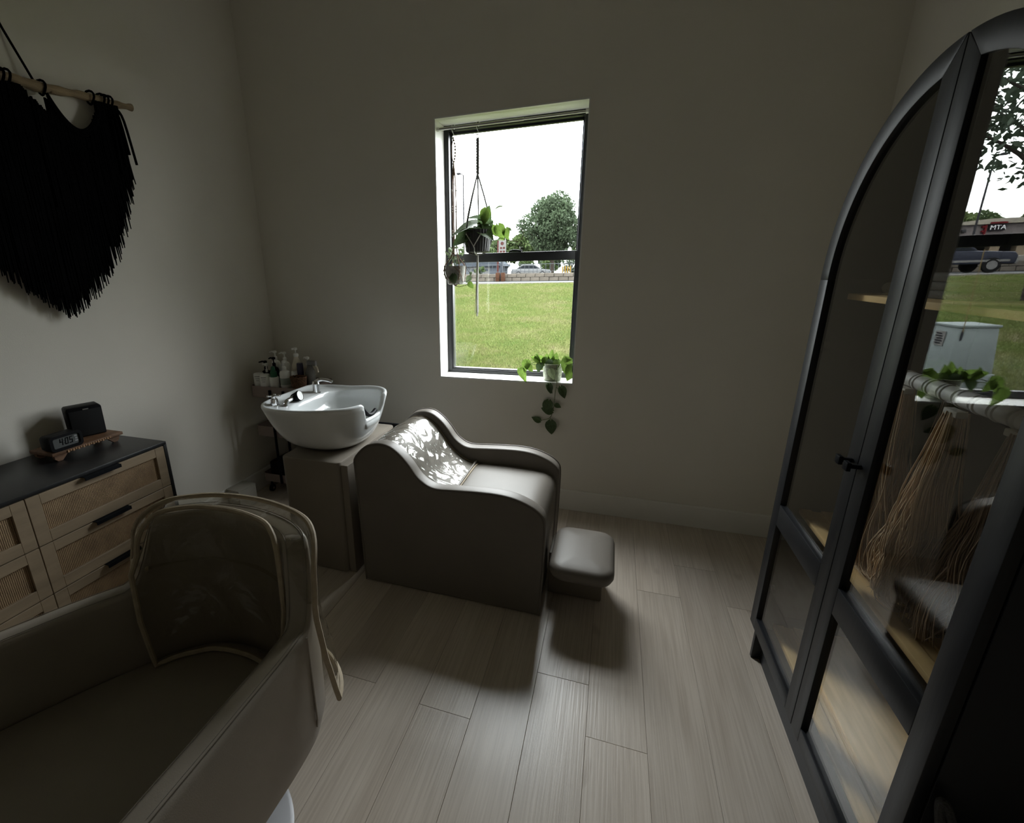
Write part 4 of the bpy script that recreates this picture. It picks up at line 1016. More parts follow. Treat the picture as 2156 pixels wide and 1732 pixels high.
pump_bottle('black pump bottle at the left end of the cart', -2.318, 2.655, .030, .105, BLACKPL, .055, BLACKPL, PI_)
pump_bottle('tall black pump bottle with wide nozzle near the middle of the cart', -2.226, 2.635, .030, .138, BLACKPL, .04, BLACKPL, PI_)
pump_bottle('black bottle with a white pump at the front left of the cart', -2.281, 2.618, .021, .095, BLACKPL, .03, WHITEPL, PI_)
pump_bottle('white pump bottle with a green ring label at the front of the cart', -2.112, 2.597, .037, .125, WHITEPL, .018, WHITEPL, -1.2, lab=LBL)
pump_bottle('small white bottle with dark green cap at the front of the cart', -2.187, 2.572, .033, .075, WHITEPL, None, None, 0, 'tub')
g_ = [o for o in bpy.data.objects if o.name.startswith('bottle')][-1]
MB().lathe([(.024,0),(.022,.035),(.015,.042),(.013,.07),(.006,.074)], (-2.187, 2.572, ZS+.075), 14, True, True).build('cap', GREENPL, g_)
pump_bottle('dark purple bottle right of the cream tapered bottle', -2.020, 2.648, .022, .165, PURPLEPL, None, None, 0, 'tub')
pump_bottle('short white bottle behind the wicker basket', -2.054, 2.625, .022, .11, WHITEPL, None, None, 0, 'tub')
for k, (x, y) in enumerate(((-2.322, 2.578), (-2.25, 2.556))):
    t = thing('jar_tub', 'white round tub with printed label, %s of two at the front left of the cart' % ('left', 'right')[k], 'tub', (x, y, ZS), 'hair products on the rolling cart')
    MB().lathe([(.032,0),(.035,.008),(.035,.085),(.032,.092),(.0,.093)], (x, y, ZS), 22).build('body', WHITEPL, t)
    for q in range(3): MB().tube([(x+.0355*math.cos(a), y+.0355*math.sin(a), ZS+.074-.014*q) for a in np.linspace(-1.7+.1*q, -.7-.1*q, 6)], .0018, 4).build('print_line', INK if q == 0 else GREYLABEL, t)
# spray bottle
sb = thing('spray_bottle', 'clear grey trigger spray bottle at the right end of the cart', 'spray bottle', (-1.945, 2.655, ZS), 'hair products on the rolling cart')
sbx, sby = -1.945, 2.655
MB().lathe([(.032,0),(.034,.01),(.034,.10),(.022,.135),(.014,.15)], (sbx, sby, ZS), 18, True, True).build('body', mat('smoky_plastic', (.16,.155,.145), .25), sb)
MB().box(sbx-.016, sbx+.055, sby-.012, sby+.012, ZS+.15, ZS+.185).build('spray_head', GREYLABEL, sb, bevel=.006)
MB().tube(smooth_pts([(sbx+.04, sby, ZS+.155), (sbx+.058, sby, ZS+.135), (sbx+.062, sby, ZS+.105)], 4), .006, 8).build('trigger', CREAMPL, sb)
# wicker basket
wk = thing('wicker_basket', 'small brown wicker basket at the front right of the cart', 'basket', (-1.995, 2.578, ZS))
wx, wy = -1.99, 2.578
mb = MB()
for q in range(9): mb.tube([(wx+(.044+.0011*q)*math.cos(a)*1.05, wy+(.036+.001*q)*math.sin(a), ZS+.006+q*.0095+.002*math.sin(a*14+q*PI)) for a in np.linspace(0, 2*PI, 57)[:-1]], .0052, 5, closed=True)
wv2 = mb.build('weave', WICKER, wk, fix=False)
mb = MB()
for q in range(14):
    a = q/14*2*PI; mb.tube([(wx+.046*math.cos(a), wy+.036*math.sin(a), ZS+.001), (wx+.056*math.cos(a), wy+.0455*math.sin(a), ZS+.088)], .004, 5)
mb.build('stakes', WICKER, wk)
MB().lathe([(.0,.003),(.037,.003)], (wx, wy, ZS), 18, False).build('bottom', WICKER, wk)

# ------------------------------------------------------------------ plants at the window
def leaf_mesh(name, w_, fold=.25, curl=.25, mt=None):
    rows = []; N = 8
    for i in range(N+1):
        t = i/N; hw = w_*(math.sin(PI*min(1, t**.62))**.8)*(1-.12*t) if 0 < t < 1 else .0
        if i == 0: hw = w_*.18
        back = -.10*(1-t)**6
        row = []
        for j in range(-3, 4):
            u = j/3; row.append((hw*u, t+back*abs(u)*1.6, fold*hw*abs(u)-curl*t*t))
        rows.append(row)
    return MB().grid(rows).mesh(name, fix=False, ang=180)
LM = [leaf_mesh('leaf', .36, .3, .25), leaf_mesh('leaf', .42, .15, .4), leaf_mesh('leaf', .28, .5, .3)]
def leaf(parent, mt, base, tip, size=None, k=0, face=(0, -1, .35), nm='leaf'):
    b = Vector(base); d = Vector(tip)-b; L = size or d.length; d.normalize()
    f = Vector(face); z = (f-d*f.dot(d)).normalized(); x_ = d.cross(z)
    me = LM[k % 3].copy() if False else LM[k % 3]
    key = (k % 3, mt.name)
    if key not in LC: c_ = me.copy(); c_.materials.clear(); c_.materials.append(mt); LC[key] = c_
    o = bpy.data.objects.new(nm, LC[key]); C.objects.link(o)
    m4 = Matrix.Identity(4)
    for i in range(3): m4[i][0] = x_[i]*L; m4[i][1] = d[i]*L; m4[i][2] = z[i]*L
    m4.translation = b
    o.parent = parent; o.matrix_parent_inverse = Matrix.Identity(4); o.matrix_basis = parent.matrix_basis.inverted() @ m4
    return o
LC = {}
YP = 2.952
# --- grey ribbed pot in a grey rope hanger
X1 = lambda u: -.903+(u-400)*.000784
Z1 = lambda v: 1.67-(v-1385)*.000677
def S_hook(parent, x, z):
    MB().tube(smooth_pts([(x+.006, YP, z-.010), (x+.0125, YP, z+.006), (x, YP, z+.0145), (x-.012, YP, z+.002), (x-.004, YP, z-.022), (x+.004, YP, z-.04), (x, YP, z-.055), (x-.007, YP, z-.046)], 5), .0018, 6).build('hook', CHROME, parent)
h1 = thing('rope_plant_hanger', 'grey braided rope plant hanger with a white tassel on the window rod', 'plant hanger', (-.828, YP, 2.372))
S_hook(h1, -.828, 2.372)
MB().tube([(-.828+.007*math.cos(a), YP, 2.312+.012*math.sin(a)) for a in np.linspace(0, 2*PI, 15)[:-1]], .0025, 6, closed=True).build('ring', CHROME, h1)
mb = MB()
for k in range(3): mb.tube([(-.828+.0055*math.cos(t*26+k*2.09), YP+.0055*math.sin(t*26+k*2.09), 2.302-.19*t) for t in np.linspace(0, 1, 50)], .0048, 6)
mb.build('braid', ROPEGREY, h1)
PCX, PCY = -.829, YP
cords = []
for k, a in enumerate((PI*.92, PI*1.30, PI*.08, PI*.55)):
    rx, ry = PCX+.088*math.cos(a), PCY-.0+.088*math.sin(a)*.9
    p = [(PCX, YP, 2.115), (PCX+(rx-PCX)*.55, YP+(ry-YP)*.55, 1.96), (rx, ry, 1.80), (PCX+.084*math.cos(a), PCY+.078*math.sin(a), 1.73), (PCX+.06*math.cos(a+.6), PCY+.06*math.sin(a+.6), 1.672), (PCX, PCY, 1.655)]
    MB().tube(smooth_pts(p, 6), .005, 6).build('cord', ROPEGREY if k != 9 else ROPEWHITE, h1)
mb = MB(); mb.tube(smooth_pts([(PCX-.05, PCY-.082, 1.775), (PCX, PCY-.088, 1.70), (PCX+.004, PCY-.083, 1.67), (PCX, PCY-.02, 1.655)], 5), .003, 6)
mb.build('net_cord', ROPEWHITE, h1)
MB().tube(smooth_pts([(PCX+.045, PCY-.082, 1.775), (PCX, PCY-.089, 1.702)], 5), .003, 6).build('net_cord', ROPEWHITE, h1)
mb = MB(); rr = random.Random(9)
for k in range(16):
    a = rr.uniform(0, 2*PI); q = rr.uniform(.002, .016); e = rr.uniform(1.272, 1.31)
    mb.tube([(PCX+.003*math.cos(a), YP+.003*math.sin(a), 1.66), (PCX+.005*math.cos(a), YP+.005*math.sin(a), 1.60), (PCX+q*.6*math.cos(a)-.002, YP+q*.6*math.sin(a), 1.42), (PCX+q*math.cos(a)-.002, YP+q*math.sin(a), e)], [.0028,.0028,.0024,.0014], 5)
ts = mb.build('tassel', ROPEWHITE, h1); ts['kind'] = 'stuff'
p1 = thing('hanging_philodendron', 'broad-leaved trailing plant in a dark ribbed pot hanging in the window', 'potted plant', (PCX, PCY, 1.668))
rings = []
for r_, z in ((.066,1.668),(.073,1.675),(.082,1.73),(.086,1.80),(.080,1.80),(.076,1.78)):
    rings.append([(PCX+(r_*(1-.035*(k % 2)))*math.cos(2*PI*k/56), PCY+(r_*(1-.035*(k % 2)))*math.sin(2*PI*k/56), z) for k in range(56)])
mb = MB().grid(rings, closed=True); mb.f.append(tuple(range(56))[::-1]); mb.build('pot', GREYPOT, p1, ang=20)
MB().lathe([(0,0),(.077,0)], (PCX, PCY, 1.785), 20, False).build('soil', SOIL, p1)
Q1 = lambda u, v, y=-.03: (X1(u), YP+y, Z1(v))
for i, (b, t, k, mt_, fc) in enumerate([
    (Q1(545,1150,-.02), Q1(600,1020,-.06), 1, LEAFD, (.3,-1,.2)), (Q1(550,1120), Q1(440,1070,-.06), 0, LEAFD, (0,-.6,1)), (Q1(580,1030,-.05), Q1(565,1150,-.07), 1, LEAF, (.2,-1,.2)),
    (Q1(520,1150), Q1(300,1195,-.09), 0, LEAFD, (-.1,-.5,1)), (Q1(500,1165), Q1(650,1260,-.08), 0, LEAFD, (0,-.6,.8)), (Q1(455,1225,-.06), Q1(305,1310,-.08), 0, LEAFD, (0,-1,.5)),
    (Q1(600,1165,0), Q1(650,1240,-.02), 1, LEAF, (.3,-1,.2)), (Q1(660,1160,-.0), Q1(700,1275,-.03), 1, LEAF, (.1,-1,.1)), (Q1(720,1190,-.0), Q1(735,1275,-.03), 1, LEAF, (-.2,-1,.1)),
    (Q1(610,1120,0), Q1(600,1190,-.01), 2, LEAFD, (0,-1,.3)), (Q1(515,1140,-.04), Q1(545,1185,-.05), 2, LEAF, (0,-1,.3)), (Q1(690,1010,0), Q1(625,1020,-.02), 2, LEAFS, (0,-.4,1)),
    (Q1(440,1240,-.06), Q1(455,1370,-.07), 2, LEAFD, (.4,-1,0)), (Q1(745,1190,0), Q1(768,1215,-.01), 2, LEAFD, (.5,-1,0)), (Q1(500,1210,-.06), Q1(420,1190,-.09), 0, LEAFD, (0,-.7,.8))]):
    leaf(p1, mt_, b, t, None, k, fc)
for pts in ([(PCX, PCY, 1.79), Q1(540,1150,-.02), Q1(575,1060,-.04)], [(PCX, PCY, 1.79), Q1(600,1140,0), Q1(660,1150,0)], [(PCX, PCY, 1.79), Q1(640,1110,0), Q1(690,1100,0), Q1(698,1060,0), Q1(685,1010,0)],
            [(PCX+.05, PCY, 1.79), Q1(700,1275,0), Q1(755,1295,0), Q1(830,1298,0), Q1(858,1240,0), Q1(830,1195,0)], [(PCX, PCY, 1.79), Q1(480,1190,-.05), Q1(450,1230,-.06)]):
    MB().tube(smooth_pts(pts, 5), .0019, 5).build('stem', STEM if len(pts) < 5 else STEMB, p1)
# --- white textured pot in a brown beaded hanger
h2 = thing('beaded_plant_hanger', 'brown jute plant hanger with wooden beads at the left of the window', 'plant hanger', (-.979, YP, 2.372))
S_hook(h2, -.979, 2.372)
WC = (-.977, YP)
BEAD = MB().lathe([(0,-.0065),(.0045,-.0045),(.0065,0),(.0045,.0045),(0,.0065)], (0,0,0), 8, False).mesh('bead')
def bead(x, y, z): o = link('bead', BEAD, mat('wooden_bead', (.26,.20,.15), .5), h2); o.matrix_parent_inverse = Matrix.Identity(4); o.location = (x-h2.location.x, y-h2.location.y, z-h2.location.z)
for s_ in (-1, 1):
    pth = smooth_pts([(-.979, YP, 2.315), (-.979+s_*.011, YP, 2.27), (-.979+s_*.010, YP, 2.22), (-.979, YP, 2.18)], 6)
    MB().tube(pth, .002, 5).build('cord', ROPEBROWN, h2)
    if s_ > 0:
        for i in range(9): q = pth[int(i*2.1)]; bead(q.x, q.y-.002, q.z)
for z in (2.178, 2.15, 2.135, 2.12): bead(-.979, YP-.003, z)
for k, (dx, dy) in enumerate(((-.011, -.006), (.016, -.008), (-.006, .008), (.010, .008))):
    a = (PI*1.18, PI*1.72, PI*.72, PI*.25)[k]; rx, ry = WC[0]+.069*math.cos(a), WC[1]+.069*math.sin(a)
    pth = smooth_pts([(-.979, YP, 2.18), (-.979+dx*.7, YP+dy, 2.08), (-.979+dx, YP+dy, 1.90), (-.979+dx, YP+dy, 1.68), (rx, ry, 1.59), (WC[0]+.062*math.cos(a), WC[1]+.062*math.sin(a), 1.52), (WC[0], WC[1], 1.47)], 6)
    MB().tube(pth, .0036, 5).build('cord', ROPEBROWN, h2)
    if k < 2:
        for z in (2.03, 1.94, 1.925, 1.91, 1.80, 1.785, 1.77): bead(-.979+dx, YP+dy-.003, z)
        for q in pth[24:31:2]: bead(q.x, q.y-.002, q.z)
for k in range(4):
    a0, a1 = k*PI/2+.2, k*PI/2+1.4
    MB().tube(smooth_pts([(WC[0]+.069*math.cos(a0), WC[1]+.069*math.sin(a0), 1.588), (WC[0]+.0665*math.cos((a0+a1)/2), WC[1]+.0665*math.sin((a0+a1)/2), 1.545), (WC[0]+.055*math.cos(a1), WC[1]+.055*math.sin(a1), 1.49)], 4), .0022, 5).build('net_cord', ROPEBROWN, h2)
p2 = thing('hanging_peperomia', 'small-leaved trailing plant in a grey-white textured pot hanging in the window', 'potted plant', (WC[0], WC[1], 1.477))
MB().lathe([(.042,1.478),(.05,1.484),(.062,1.55),(.066,1.592),(.061,1.592),(.058,1.575)], (WC[0], WC[1], 0), 28).build('pot', WHITEPOT, p2)
MB().lathe([(0,0),(.059,0)], (WC[0], WC[1], 1.578), 18, False).build('soil', SOIL, p2)
rr = random.Random(21)
for i in range(26):
    a, r_, z = rr.uniform(0, 2*PI), rr.uniform(.015, .062), rr.uniform(1.60, 1.70)
    b = Vector((WC[0]+r_*math.cos(a), WC[1]+r_*math.sin(a)*.8, z)); leaf(p2, LEAFS, b, b+Vector((rr.uniform(-1,1), rr.uniform(-1,.2), rr.uniform(-.4,.7))).normalized()*rr.uniform(.018, .03), None, i, (rr.uniform(-.4,.4), -1, .5))
for i in range(7):
    a = rr.uniform(0, 2*PI); MB().tube(smooth_pts([(WC[0], WC[1], 1.58), (WC[0]+.02*math.cos(a), WC[1]+.02*math.sin(a), 1.63), (WC[0]+.045*math.cos(a), WC[1]+.04*math.sin(a), 1.68)], 4), .0015, 5).build('stem', STEM, p2)
MB().tube(smooth_pts([(WC[0]+.04, YP-.03, 1.61), (X1(400), YP-.06, Z1(1440)), (X1(430), YP-.065, Z1(1530)), (X1(465), YP-.065, Z1(1580)), (X1(455), YP-.065, Z1(1620)), (X1(420), YP-.065, Z1(1645))], 5), .0017, 5).build('vine', STEMB, p2)
MB().tube(smooth_pts([(X1(315), YP-.07, Z1(1600)), (X1(325), YP-.075, Z1(1660)), (X1(350), YP-.075, Z1(1685)), (X1(400), YP-.075, Z1(1680)), (X1(445), YP-.075, Z1(1665))], 5), .0017, 5).build('vine', STEMB, p2)
for b, t, mt_ in ((Q1(320,1575,-.072), Q1(322,1660,-.08), LEAFD), (Q1(450,1650,-.078), Q1(485,1700,-.085), LEAF), (Q1(460,1600,-.066), Q1(415,1650,-.07), LEAFS), (Q1(466,1560,-.066), Q1(452,1590,-.07), LEAFS), (Q1(300,1590,-.07), Q1(312,1650,-.08), LEAFD)):
    leaf(p2, mt_, b, t, None, 1, (0,-1,.2))
# --- pothos on the sill
SX = lambda u: -.398+(u-1195)*.000646
SZ = lambda v: .982-(v-945)*.000678
PX, PY = -.338, 2.992
p3 = thing('sill_pothos', 'bright green pothos in a speckled pot on the window sill, vine hanging down', 'potted plant', (PX, PY, .8745))
MB().lathe([(.050,.875),(.056,.880),(.061,.93),(.0625,.985),(.057,.985),(.055,.965)], (PX, PY, 0), 32).build('pot', SPECKPOT, p3)
MB().lathe([(0,0),(.056,0)], (PX, PY, .968), 18, False).build('soil', SOIL, p3)
K = lambda u, v, y=-.03: (SX(u)-.006, PY+y, SZ(v)-.004)
F_ = -.095
LV = [(K(1205,915,-.02), K(1100,870,-.06), 0, LEAF, (0,-1,.4)), (K(1150,920,-.03), K(1140,850,-.06), 1, LEAF, (-.2,-1,.3)), (K(1050,905,-.05), K(1040,995,-.09), 1, LEAF, (0,-1,.1)), (K(1045,940,-.05), K(1115,1000,-.08), 0, LEAF, (0,-1,.4)),
      (K(985,985,-.06), K(1060,1095,-.10), 2, LEAF, (.2,-1,.3)), (K(1185,930,-.04), K(1165,1005,-.07), 1, LEAFD, (0,-1,.2)), (K(1240,960,0), K(1235,850,-.03), 0, LEAF, (0,-1,.3)), (K(1270,960,0), K(1290,815,-.02), 2, LEAF, (.2,-1,.3)),
      (K(1305,960,0), K(1330,840,-.03), 0, LEAF, (.1,-1,.3)), (K(1270,900,-.03), K(1265,965,-.07), 1, LEAFD, (0,-1,.4)), (K(1340,900,-.02), K(1345,955,-.07), 1, LEAF, (0,-1,.4)), (K(1220,880,-.02), K(1215,950,-.05), 0, LEAF, (-.2,-1,.3)),
      (K(1400,890,-.02), K(1480,880,-.05), 0, LEAF, (0,-1,.2)), (K(1440,880,-.03), K(1425,1000,-.07), 1, LEAF, (.1,-1,.1)), (K(1495,940,-.05), K(1460,1065,-.09), 1, LEAF, (.1,-1,.1)), (K(1505,945,-.05), K(1525,1030,-.08), 2, LEAFD, (.4,-1,0)),
      (K(1290,980,-.07), K(1330,1065,F_), 0, mat('variegated_leaf', (.30,.36,.20), .35, ns=25, na=.5, trans=.3), (0,-1,.2)), (K(1290,1110,F_), K(1305,1200,F_-.01), 0, LEAFD, (0,-1,.2)), (K(1270,1115,F_), K(1325,1195,F_-.01), 2, LEAFD, (.2,-1,.2)),
      (K(1400,1130,F_), K(1450,1235,F_-.01), 0, LEAFD, (.3,-1,.2)), (K(1355,1300,F_), K(1410,1325,F_-.01), 1, LEAFD, (0,-1,.2)), (K(1330,1370,F_), K(1225,1345,F_-.015), 1, LEAFD, (0,-1,.2)), (K(1290,1270,F_), K(1265,1390,F_-.015), 1, LEAFD, (.1,-1,.1)),
      (K(1215,1475,F_), K(1130,1440,F_-.01), 0, LEAFD, (0,-1,.3)), (K(1320,1470,F_), K(1330,1605,F_-.015), 1, LEAFD, (0,-1,.1))]
for i, (b, t, k, mt_, fc) in enumerate(LV): leaf(p3, mt_, b, t, None, k, fc)
for pts in ([(PX, PY, .968), K(1200,915,-.03), K(1140,845,-.05)], [(PX, PY, .968), K(1160,920,-.03), K(1085,935,-.05), K(1050,910,-.05)], [(PX, PY, .968), K(1060,950,-.05), K(990,990,-.06)], [(PX, PY, .968), K(1400,930,-.03), K(1500,940,-.05)],
            [(PX+.01, PY, .97), (SX(1340), PY-.055, SZ(960)), (SX(1350), PY-.092, SZ(1080)), (SX(1340), PY-.096, SZ(1200)), (SX(1330), PY-.096, SZ(1350)), (SX(1300), PY-.096, SZ(1440)), (SX(1220), PY-.096, SZ(1472))], [(SX(1345), PY-.094, SZ(1140)), (SX(1380), PY-.096, SZ(1160)), (SX(1405), PY-.096, SZ(1132))], [(SX(1300), PY-.096, SZ(1440)), (SX(1315), PY-.096, SZ(1470))]):
    MB().tube(smooth_pts(pts, 5), .0021, 6).build('stem', STEM, p3)

# ------------------------------------------------------------------ arched display cabinet
cb = thing('arched_display_cabinet', 'tall black arched display cabinet with two glass doors on the right', 'cabinet', (.85, 1.388, 0))
YL, YR, YM, RA, ZSP = 1.875, .901, 1.388, .487, 1.508
XF = .631; XB = 1.058; DT = .021; X0 = XF+DT+.003
def arch_pts(r, n=40, a0=0, a1=PI): return [(YM+r*math.cos(a0+(a1-a0)*i/n), ZSP+r*math.sin(a0+(a1-a0)*i/n)) for i in range(n+1)]
for y0, y1 in ((YR, YR+.019), (YL-.019, YL)):
    MB().box(X0, XB, y0, y1, .0, ZSP).build('side_panel', CABBLACK, cb, bevel=.001)
po_, pi_ = arch_pts(RA), arch_pts(RA-.019); n = len(po_)
mb = MB().add([(X0, *p) for p in po_]+[(XB, *p) for p in po_]+[(XB, *p) for p in pi_]+[(X0, *p) for p in pi_],
   [f for i in range(n-1) for f in ((i, i+1, n+i+1, n+i), (n+i, n+i+1, 2*n+i+1, 2*n+i), (2*n+i, 2*n+i+1, 3*n+i+1, 3*n+i), (3*n+i, 3*n+i+1, i+1, i))])
mb.build('arch_top', CABBLACK, cb)
MB().prism([(YR+.019, .12), (YR+.019, ZSP)]+arch_pts(RA-.019)[1:-1]+[(YL-.019, ZSP), (YL-.019, .12)], 'x', XB-.008, XB).build('back_panel', CABIN, cb, smooth=False)
MB().box(X0, XB-.008, YR+.019, YL-.019, .135, .155).build('bottom_board', CABBLACK, cb, bevel=.001)
MB().box(X0+.03, X0+.045, YR+.019, YL-.019, .0, .135).build('plinth', CABBLACK, cb, smooth=False)
def shelf(z, y0, y1, nm='shelf'):
    s_ = MB().box(.705, .742, y0, y1, z-.018, z).build(nm, SHELFW, cb, bevel=.003)
    MB().box(.742, .772, y0, y1, z-.018, z-.007).build('groove_strip', SHELFW, s_, smooth=False)
    MB().box(.772, XB-.009, y0, y1, z-.018, z).build('board', SHELFW, s_, bevel=.003)
shelf(.70, YR+.02, YL-.02); shelf(.185, YR+.02, YL-.02)
MB().box(.705, XB-.009, YR+.024, YL-.024, 1.447, 1.465).build('shelf', SHELFW, cb, bevel=.002)
ST = .058
def door(sgn, tilt):
    ym, ye = YM+sgn*.0015, (YL if sgn > 0 else YR)+(-sgn)*.001
    lo_, hi_ = min(ym, ym+sgn*ST), max(ym, ym+sgn*ST)
    zt = ZSP+math.sqrt(RA*RA-ST*ST*.2)-.004
    d_ = MB().prism([(ym, .172), (ym+sgn*ST, .172+ST*.0), (ym+sgn*ST, ZSP+math.sqrt((RA-ST)**2-ST**2)), (ym, ZSP+RA-.002)], 'x', XF, XF+DT).build('door', CABBLACK, cb, bevel=.0018)
    MB().box(XF, XF+DT, min(ye, ye-sgn*ST), max(ye, ye-sgn*ST), .172, ZSP).build('stile', CABBLACK, d_, bevel=.0018)
    a0, a1 = (.0, PI/2) if sgn > 0 else (PI, PI/2)
    ro, ri_ = [], []
    for i in range(33):
        a = a0+(a1-a0)*i/32; y_, z_ = YM+(RA-.001)*math.cos(a), ZSP+(RA-.001)*math.sin(a)
        ai = a0+(a1-a0)*i/32*(math.acos(ST/(RA-ST))/(PI/2)); yi, zi = YM+(RA-ST)*math.cos(ai) if sgn > 0 else YM+(RA-ST)*math.cos(PI-(PI-a0)-(PI-ai)*0+0) , 0
        t = i/32*math.acos(ST/(RA-ST)); ang = t if sgn > 0 else PI-t
        ri_.append((YM+(RA-ST)*math.cos(ang), ZSP+(RA-ST)*math.sin(ang))); ro.append((y_, z_))
    n = 33
    ro[-1] = (ym+sgn*.0012, ro[-1][1])
    mb = MB().add([(XF, *p) for p in ro]+[(XF, *p) for p in ri_]+[(XF+DT, *p) for p in ro]+[(XF+DT, *p) for p in ri_],
      [f for i in range(n-1) for f in ((i, i+1, n+i+1, n+i), (2*n+i, 3*n+i, 3*n+i+1, 2*n+i+1), (i, 2*n+i, 2*n+i+1, i+1), (n+i, n+i+1, 3*n+i+1, 3*n+i))]+[(0, n, 3*n, 2*n), (n-1, 3*n-1, 4*n-1, 2*n-1)])
    mb.build('arch_rail', CABBLACK, d_, bevel=.0014)
    y0, y1 = min(ym+sgn*ST, ye-sgn*ST), max(ym+sgn*ST, ye-sgn*ST)
    MB().box(XF, XF+DT, y0, y1, .640, .722).build('mid_rail', CABBLACK, d_, bevel=.0018)
    MB().box(XF, XF+DT, y0, y1, .172, .224).build('bottom_rail', CABBLACK, d_, bevel=.0018)
    xg = XF+.012
    ar = []
    for i in range(25):
        t = i/24*math.acos((ST-.004)/(RA-ST+.004)); ang = t if sgn > 0 else PI-t; ar.append((YM+(RA-ST+.004)*math.cos(ang), ZSP+(RA-ST+.004)*math.sin(ang)))
    poly = [(ym+sgn*(ST-.004), .718), (ye-sgn*(ST-.004), .718)]+ar
    g = MB().prism(poly, 'x', xg-.0015, xg+.0015)
    g.v = [(v[0]-tilt*(v[2]-1.15), v[1], v[2]) for v in g.v]
    g.build('glass_pane', CABGLASS, d_, smooth=False, label='clear glass pane')
    MB().box(xg-.0015, xg+.0015, y0-.004, y1+.004, .220, .644).build('glass_pane', CABGLASS2, d_, smooth=False)
    hy = ym+sgn*(.028 if sgn > 0 else .016)
    hd = MB().box(XF-.034, XF-.024, hy-.012, hy+.012, 1.045, 1.068).box(XF-.026, XF, hy-.005, hy+.005, 1.051, 1.062).build('handle', BLACKMETAL, d_, bevel=.0015)
    for z in (.36, 1.30): MB().cyl((XF+DT+.004, ye-sgn*.045, z), (XF+DT+.022, ye-sgn*.045, z), .016, 14).build('hinge', BLACKMETAL, d_)
    return d_
door(1, 0); door(-1, .0055)
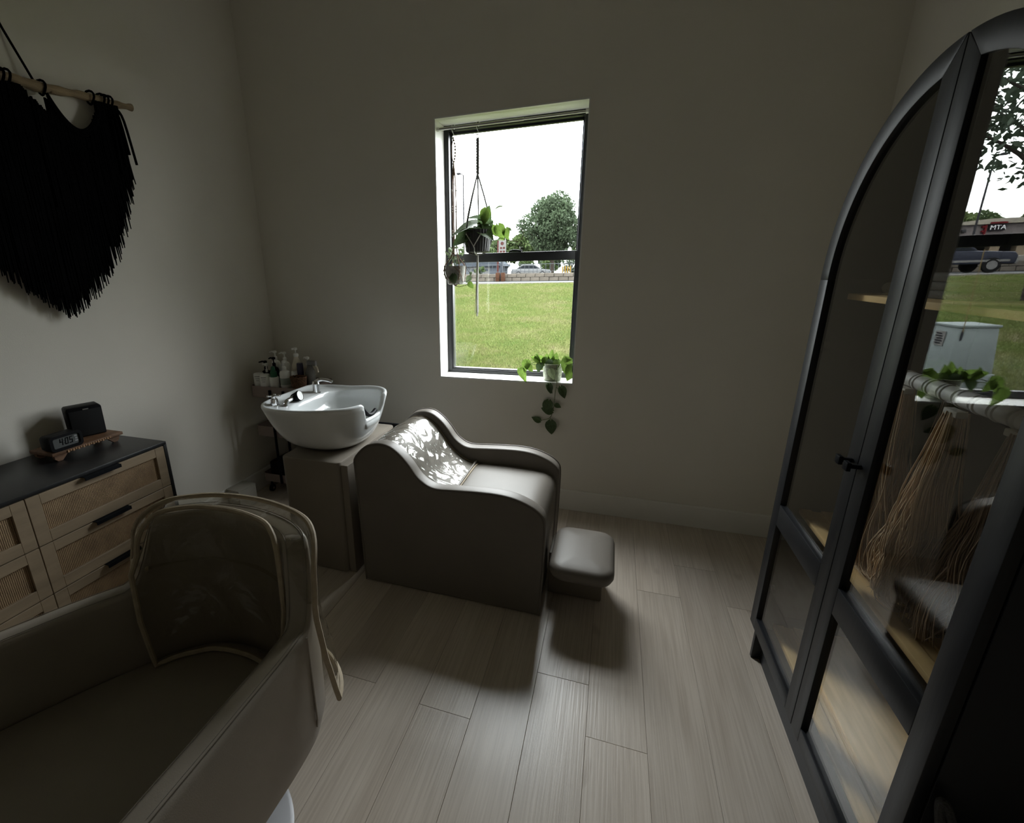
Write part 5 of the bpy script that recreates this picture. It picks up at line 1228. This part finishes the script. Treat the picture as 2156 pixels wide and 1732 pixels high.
# hair extensions hanging from a white roller rail
rl = thing('roller_rail', 'pale roller rail inside the cabinet holding hair extensions', 'rail', (.80, 1.4, 1.245))
MB().cyl((.80, YR+.03, 1.245), (.80, 1.66, 1.245), .006, 10).build('rail', CHROME, rl)
for k in range(12):
    y = .96+k*.058; MB().lathe([(.014,-.026),(.020,-.024),(.021,0),(.020,.012),(.0215,.016),(.0215,.022),(.014,.026)], (0,0,0), 16, True, True)
    mb = MB().lathe([(.014,-.026),(.020,-.024),(.0205,.0),(.020,.012),(.0225,.015),(.0225,.022),(.014,.026)], (0,0,0), 16, True, True); mb.v = [(.80+v[0], y+v[2], 1.245+v[1]) for v in mb.v]
    mb.build('roller', ROLL, rl)
for y in (YR+.03, 1.655): MB().cyl((.80, y, 1.245), (.80, y, 1.44), .005, 8).build('bracket', CHROME, rl)
def hair(label, y0, spread, lean, ends, n, mt, seed, x0=.80, lay=.16):
    rr = random.Random(seed); mb = MB(); nl = 26
    locks = [(rr.gauss(0, .6), rr.gauss(0, .5), rr.uniform(.009, .022), rr.uniform(0, 6.3), rr.uniform(.3, 1)*lay, rr.uniform(-1, 1), rr.uniform(5.5, 8.5), rr.uniform(.72, 1.0)) for _ in range(nl)]
    for i in range(n):
        la, lb, w1, p_, ln, sd, fq, L = locks[i % nl]
        ja, jb = rr.gauss(0, .2), rr.gauss(0, .22); p2_ = p_+rr.gauss(0, .25); f1 = rr.random() < .12
        if f1: ja *= 2.6; jb *= 2.6
        pts = []; a, b = la+ja, lb+jb
        for q in range(21):
            t = q/20*L; tt = t/.80
            if tt <= 1:
                z = 1.222-.505*tt; wav = w1*sstep(.1, .9, tt)
                y = y0+a*spread*(.2+.85*tt**.8)+lean*tt**1.5+wav*math.sin(fq*tt*1.5+p2_); x_ = x0-.021+b*.026*(.35+.9*tt)+wav*.8*math.cos(fq*tt*1.5+p2_)
            else:
                u = (tt-1)/.25; wav = w1*(1-.3*u)
                z = .717-.010*sstep(0, .5, u)+.010*(1-abs(2*u-1))*abs(lb)+abs(ja)*.006
                y = y0+a*spread*1.05+lean+wav*math.sin(fq*1.5+p2_+3*u)+ends*ln*u*4; x_ = x0-.021+b*.034+wav*.8*math.cos(fq*1.5+p2_+3*u)-.05*u*sd
            pts.append((max(.70, min(1.02, x_)), max(YR+.03, min(YL-.03, y)), max(.7035, z)))
        mb.tube(pts, [.0019]*17+[.0016, .0013, .0009, .0004], 3, caps=False)
    o = mb.build('strands', mt, None, fix=False, ang=180)
    t = thing('hair_extension', label, 'hair extension', (x0, y0, .7), 'hair extensions in the cabinet')
    o.parent = t; o.matrix_parent_inverse = t.matrix_basis.inverted(); o['kind'] = 'stuff'
    MB().box(x0-.034, x0-.012, y0-.024, y0+.024, 1.212, 1.228).build('clip_band', CARDB, t, bevel=.003)
hair('wavy ash-blond hair extension hanging left, ends spread on the shelf', 1.575, .052, -.03, -.22, 1500, HAIR, 5)
hair('wavy ash-blond hair extension hanging in the middle beside the glass edge', 1.345, .052, .02, -.12, 1500, HAIR, 6, .79)
hair('darker blond hair extension hanging nearest the right door stile', 1.19, .042, .05, .12, 1000, HAIRD, 7, .81)
hair('thin dark blond hair extension behind the left one', 1.50, .03, .03, -.2, 280, HAIRD, 8, .86)
# small things on the upper shelf
cr_ = thing('paper_roll', 'small crumpled pale paper roll on the upper cabinet shelf', 'paper roll', (.80, 1.82, 1.465))
mb = MB().cyl((.80, 1.785, 1.482), (.80, 1.845, 1.482), .0165, 16); mb.build('roll', PAPER, cr_, bevel=.003)
MB().cyl((.80, 1.7835, 1.482), (.80, 1.8465, 1.482), .007, 12).build('core', CARDB, cr_)
tw = thing('folded_towel', 'folded dark grey towel on the upper cabinet shelf', 'towel', (.86, 1.56, 1.465))
for k in range(3): pad(.76, .96, 1.44, 1.68, .03, 1.4655+k*.021, 1.4855+k*.021, .009, .001).build('fold', mat('dark_grey_terry', (.06,.058,.055), .95, bump=.4, bs=300), tw, ang=60)
# bag leaning on the cabinet side
bg_ = thing('tote_bag', 'black tote bag with a looped cord handle beside the cabinet', 'bag', (.82, .80, 0))
BAGM = mat('black_canvas', (.008,.008,.0085), .9, bump=.3, bs=400)
mb = MB(); pr = lambda i: rrect(.655+i, .98-i, .73+i*.5, .885, .03, 4)
mb.grid([[(*p, z) for p in pr(i)] for i, z in ((.01,.001),(0,.02),(.004,.25),(.012,.42),(.02,.425),(.03,.40))], closed=True); mb.f.append(tuple(range(20))[::-1]); mb.build('body', BAGM, bg_)
MB().tube(smooth_pts([(.69, .874, .40), (.672, .876, .50), (.656, .878, .575), (.664, .876, .578), (.70, .872, .49), (.745, .868, .40)], 6), .008, 8).build('handle', mat('charcoal_rope', (.035,.035,.036), .9, bump=.4, bs=200), bg_)
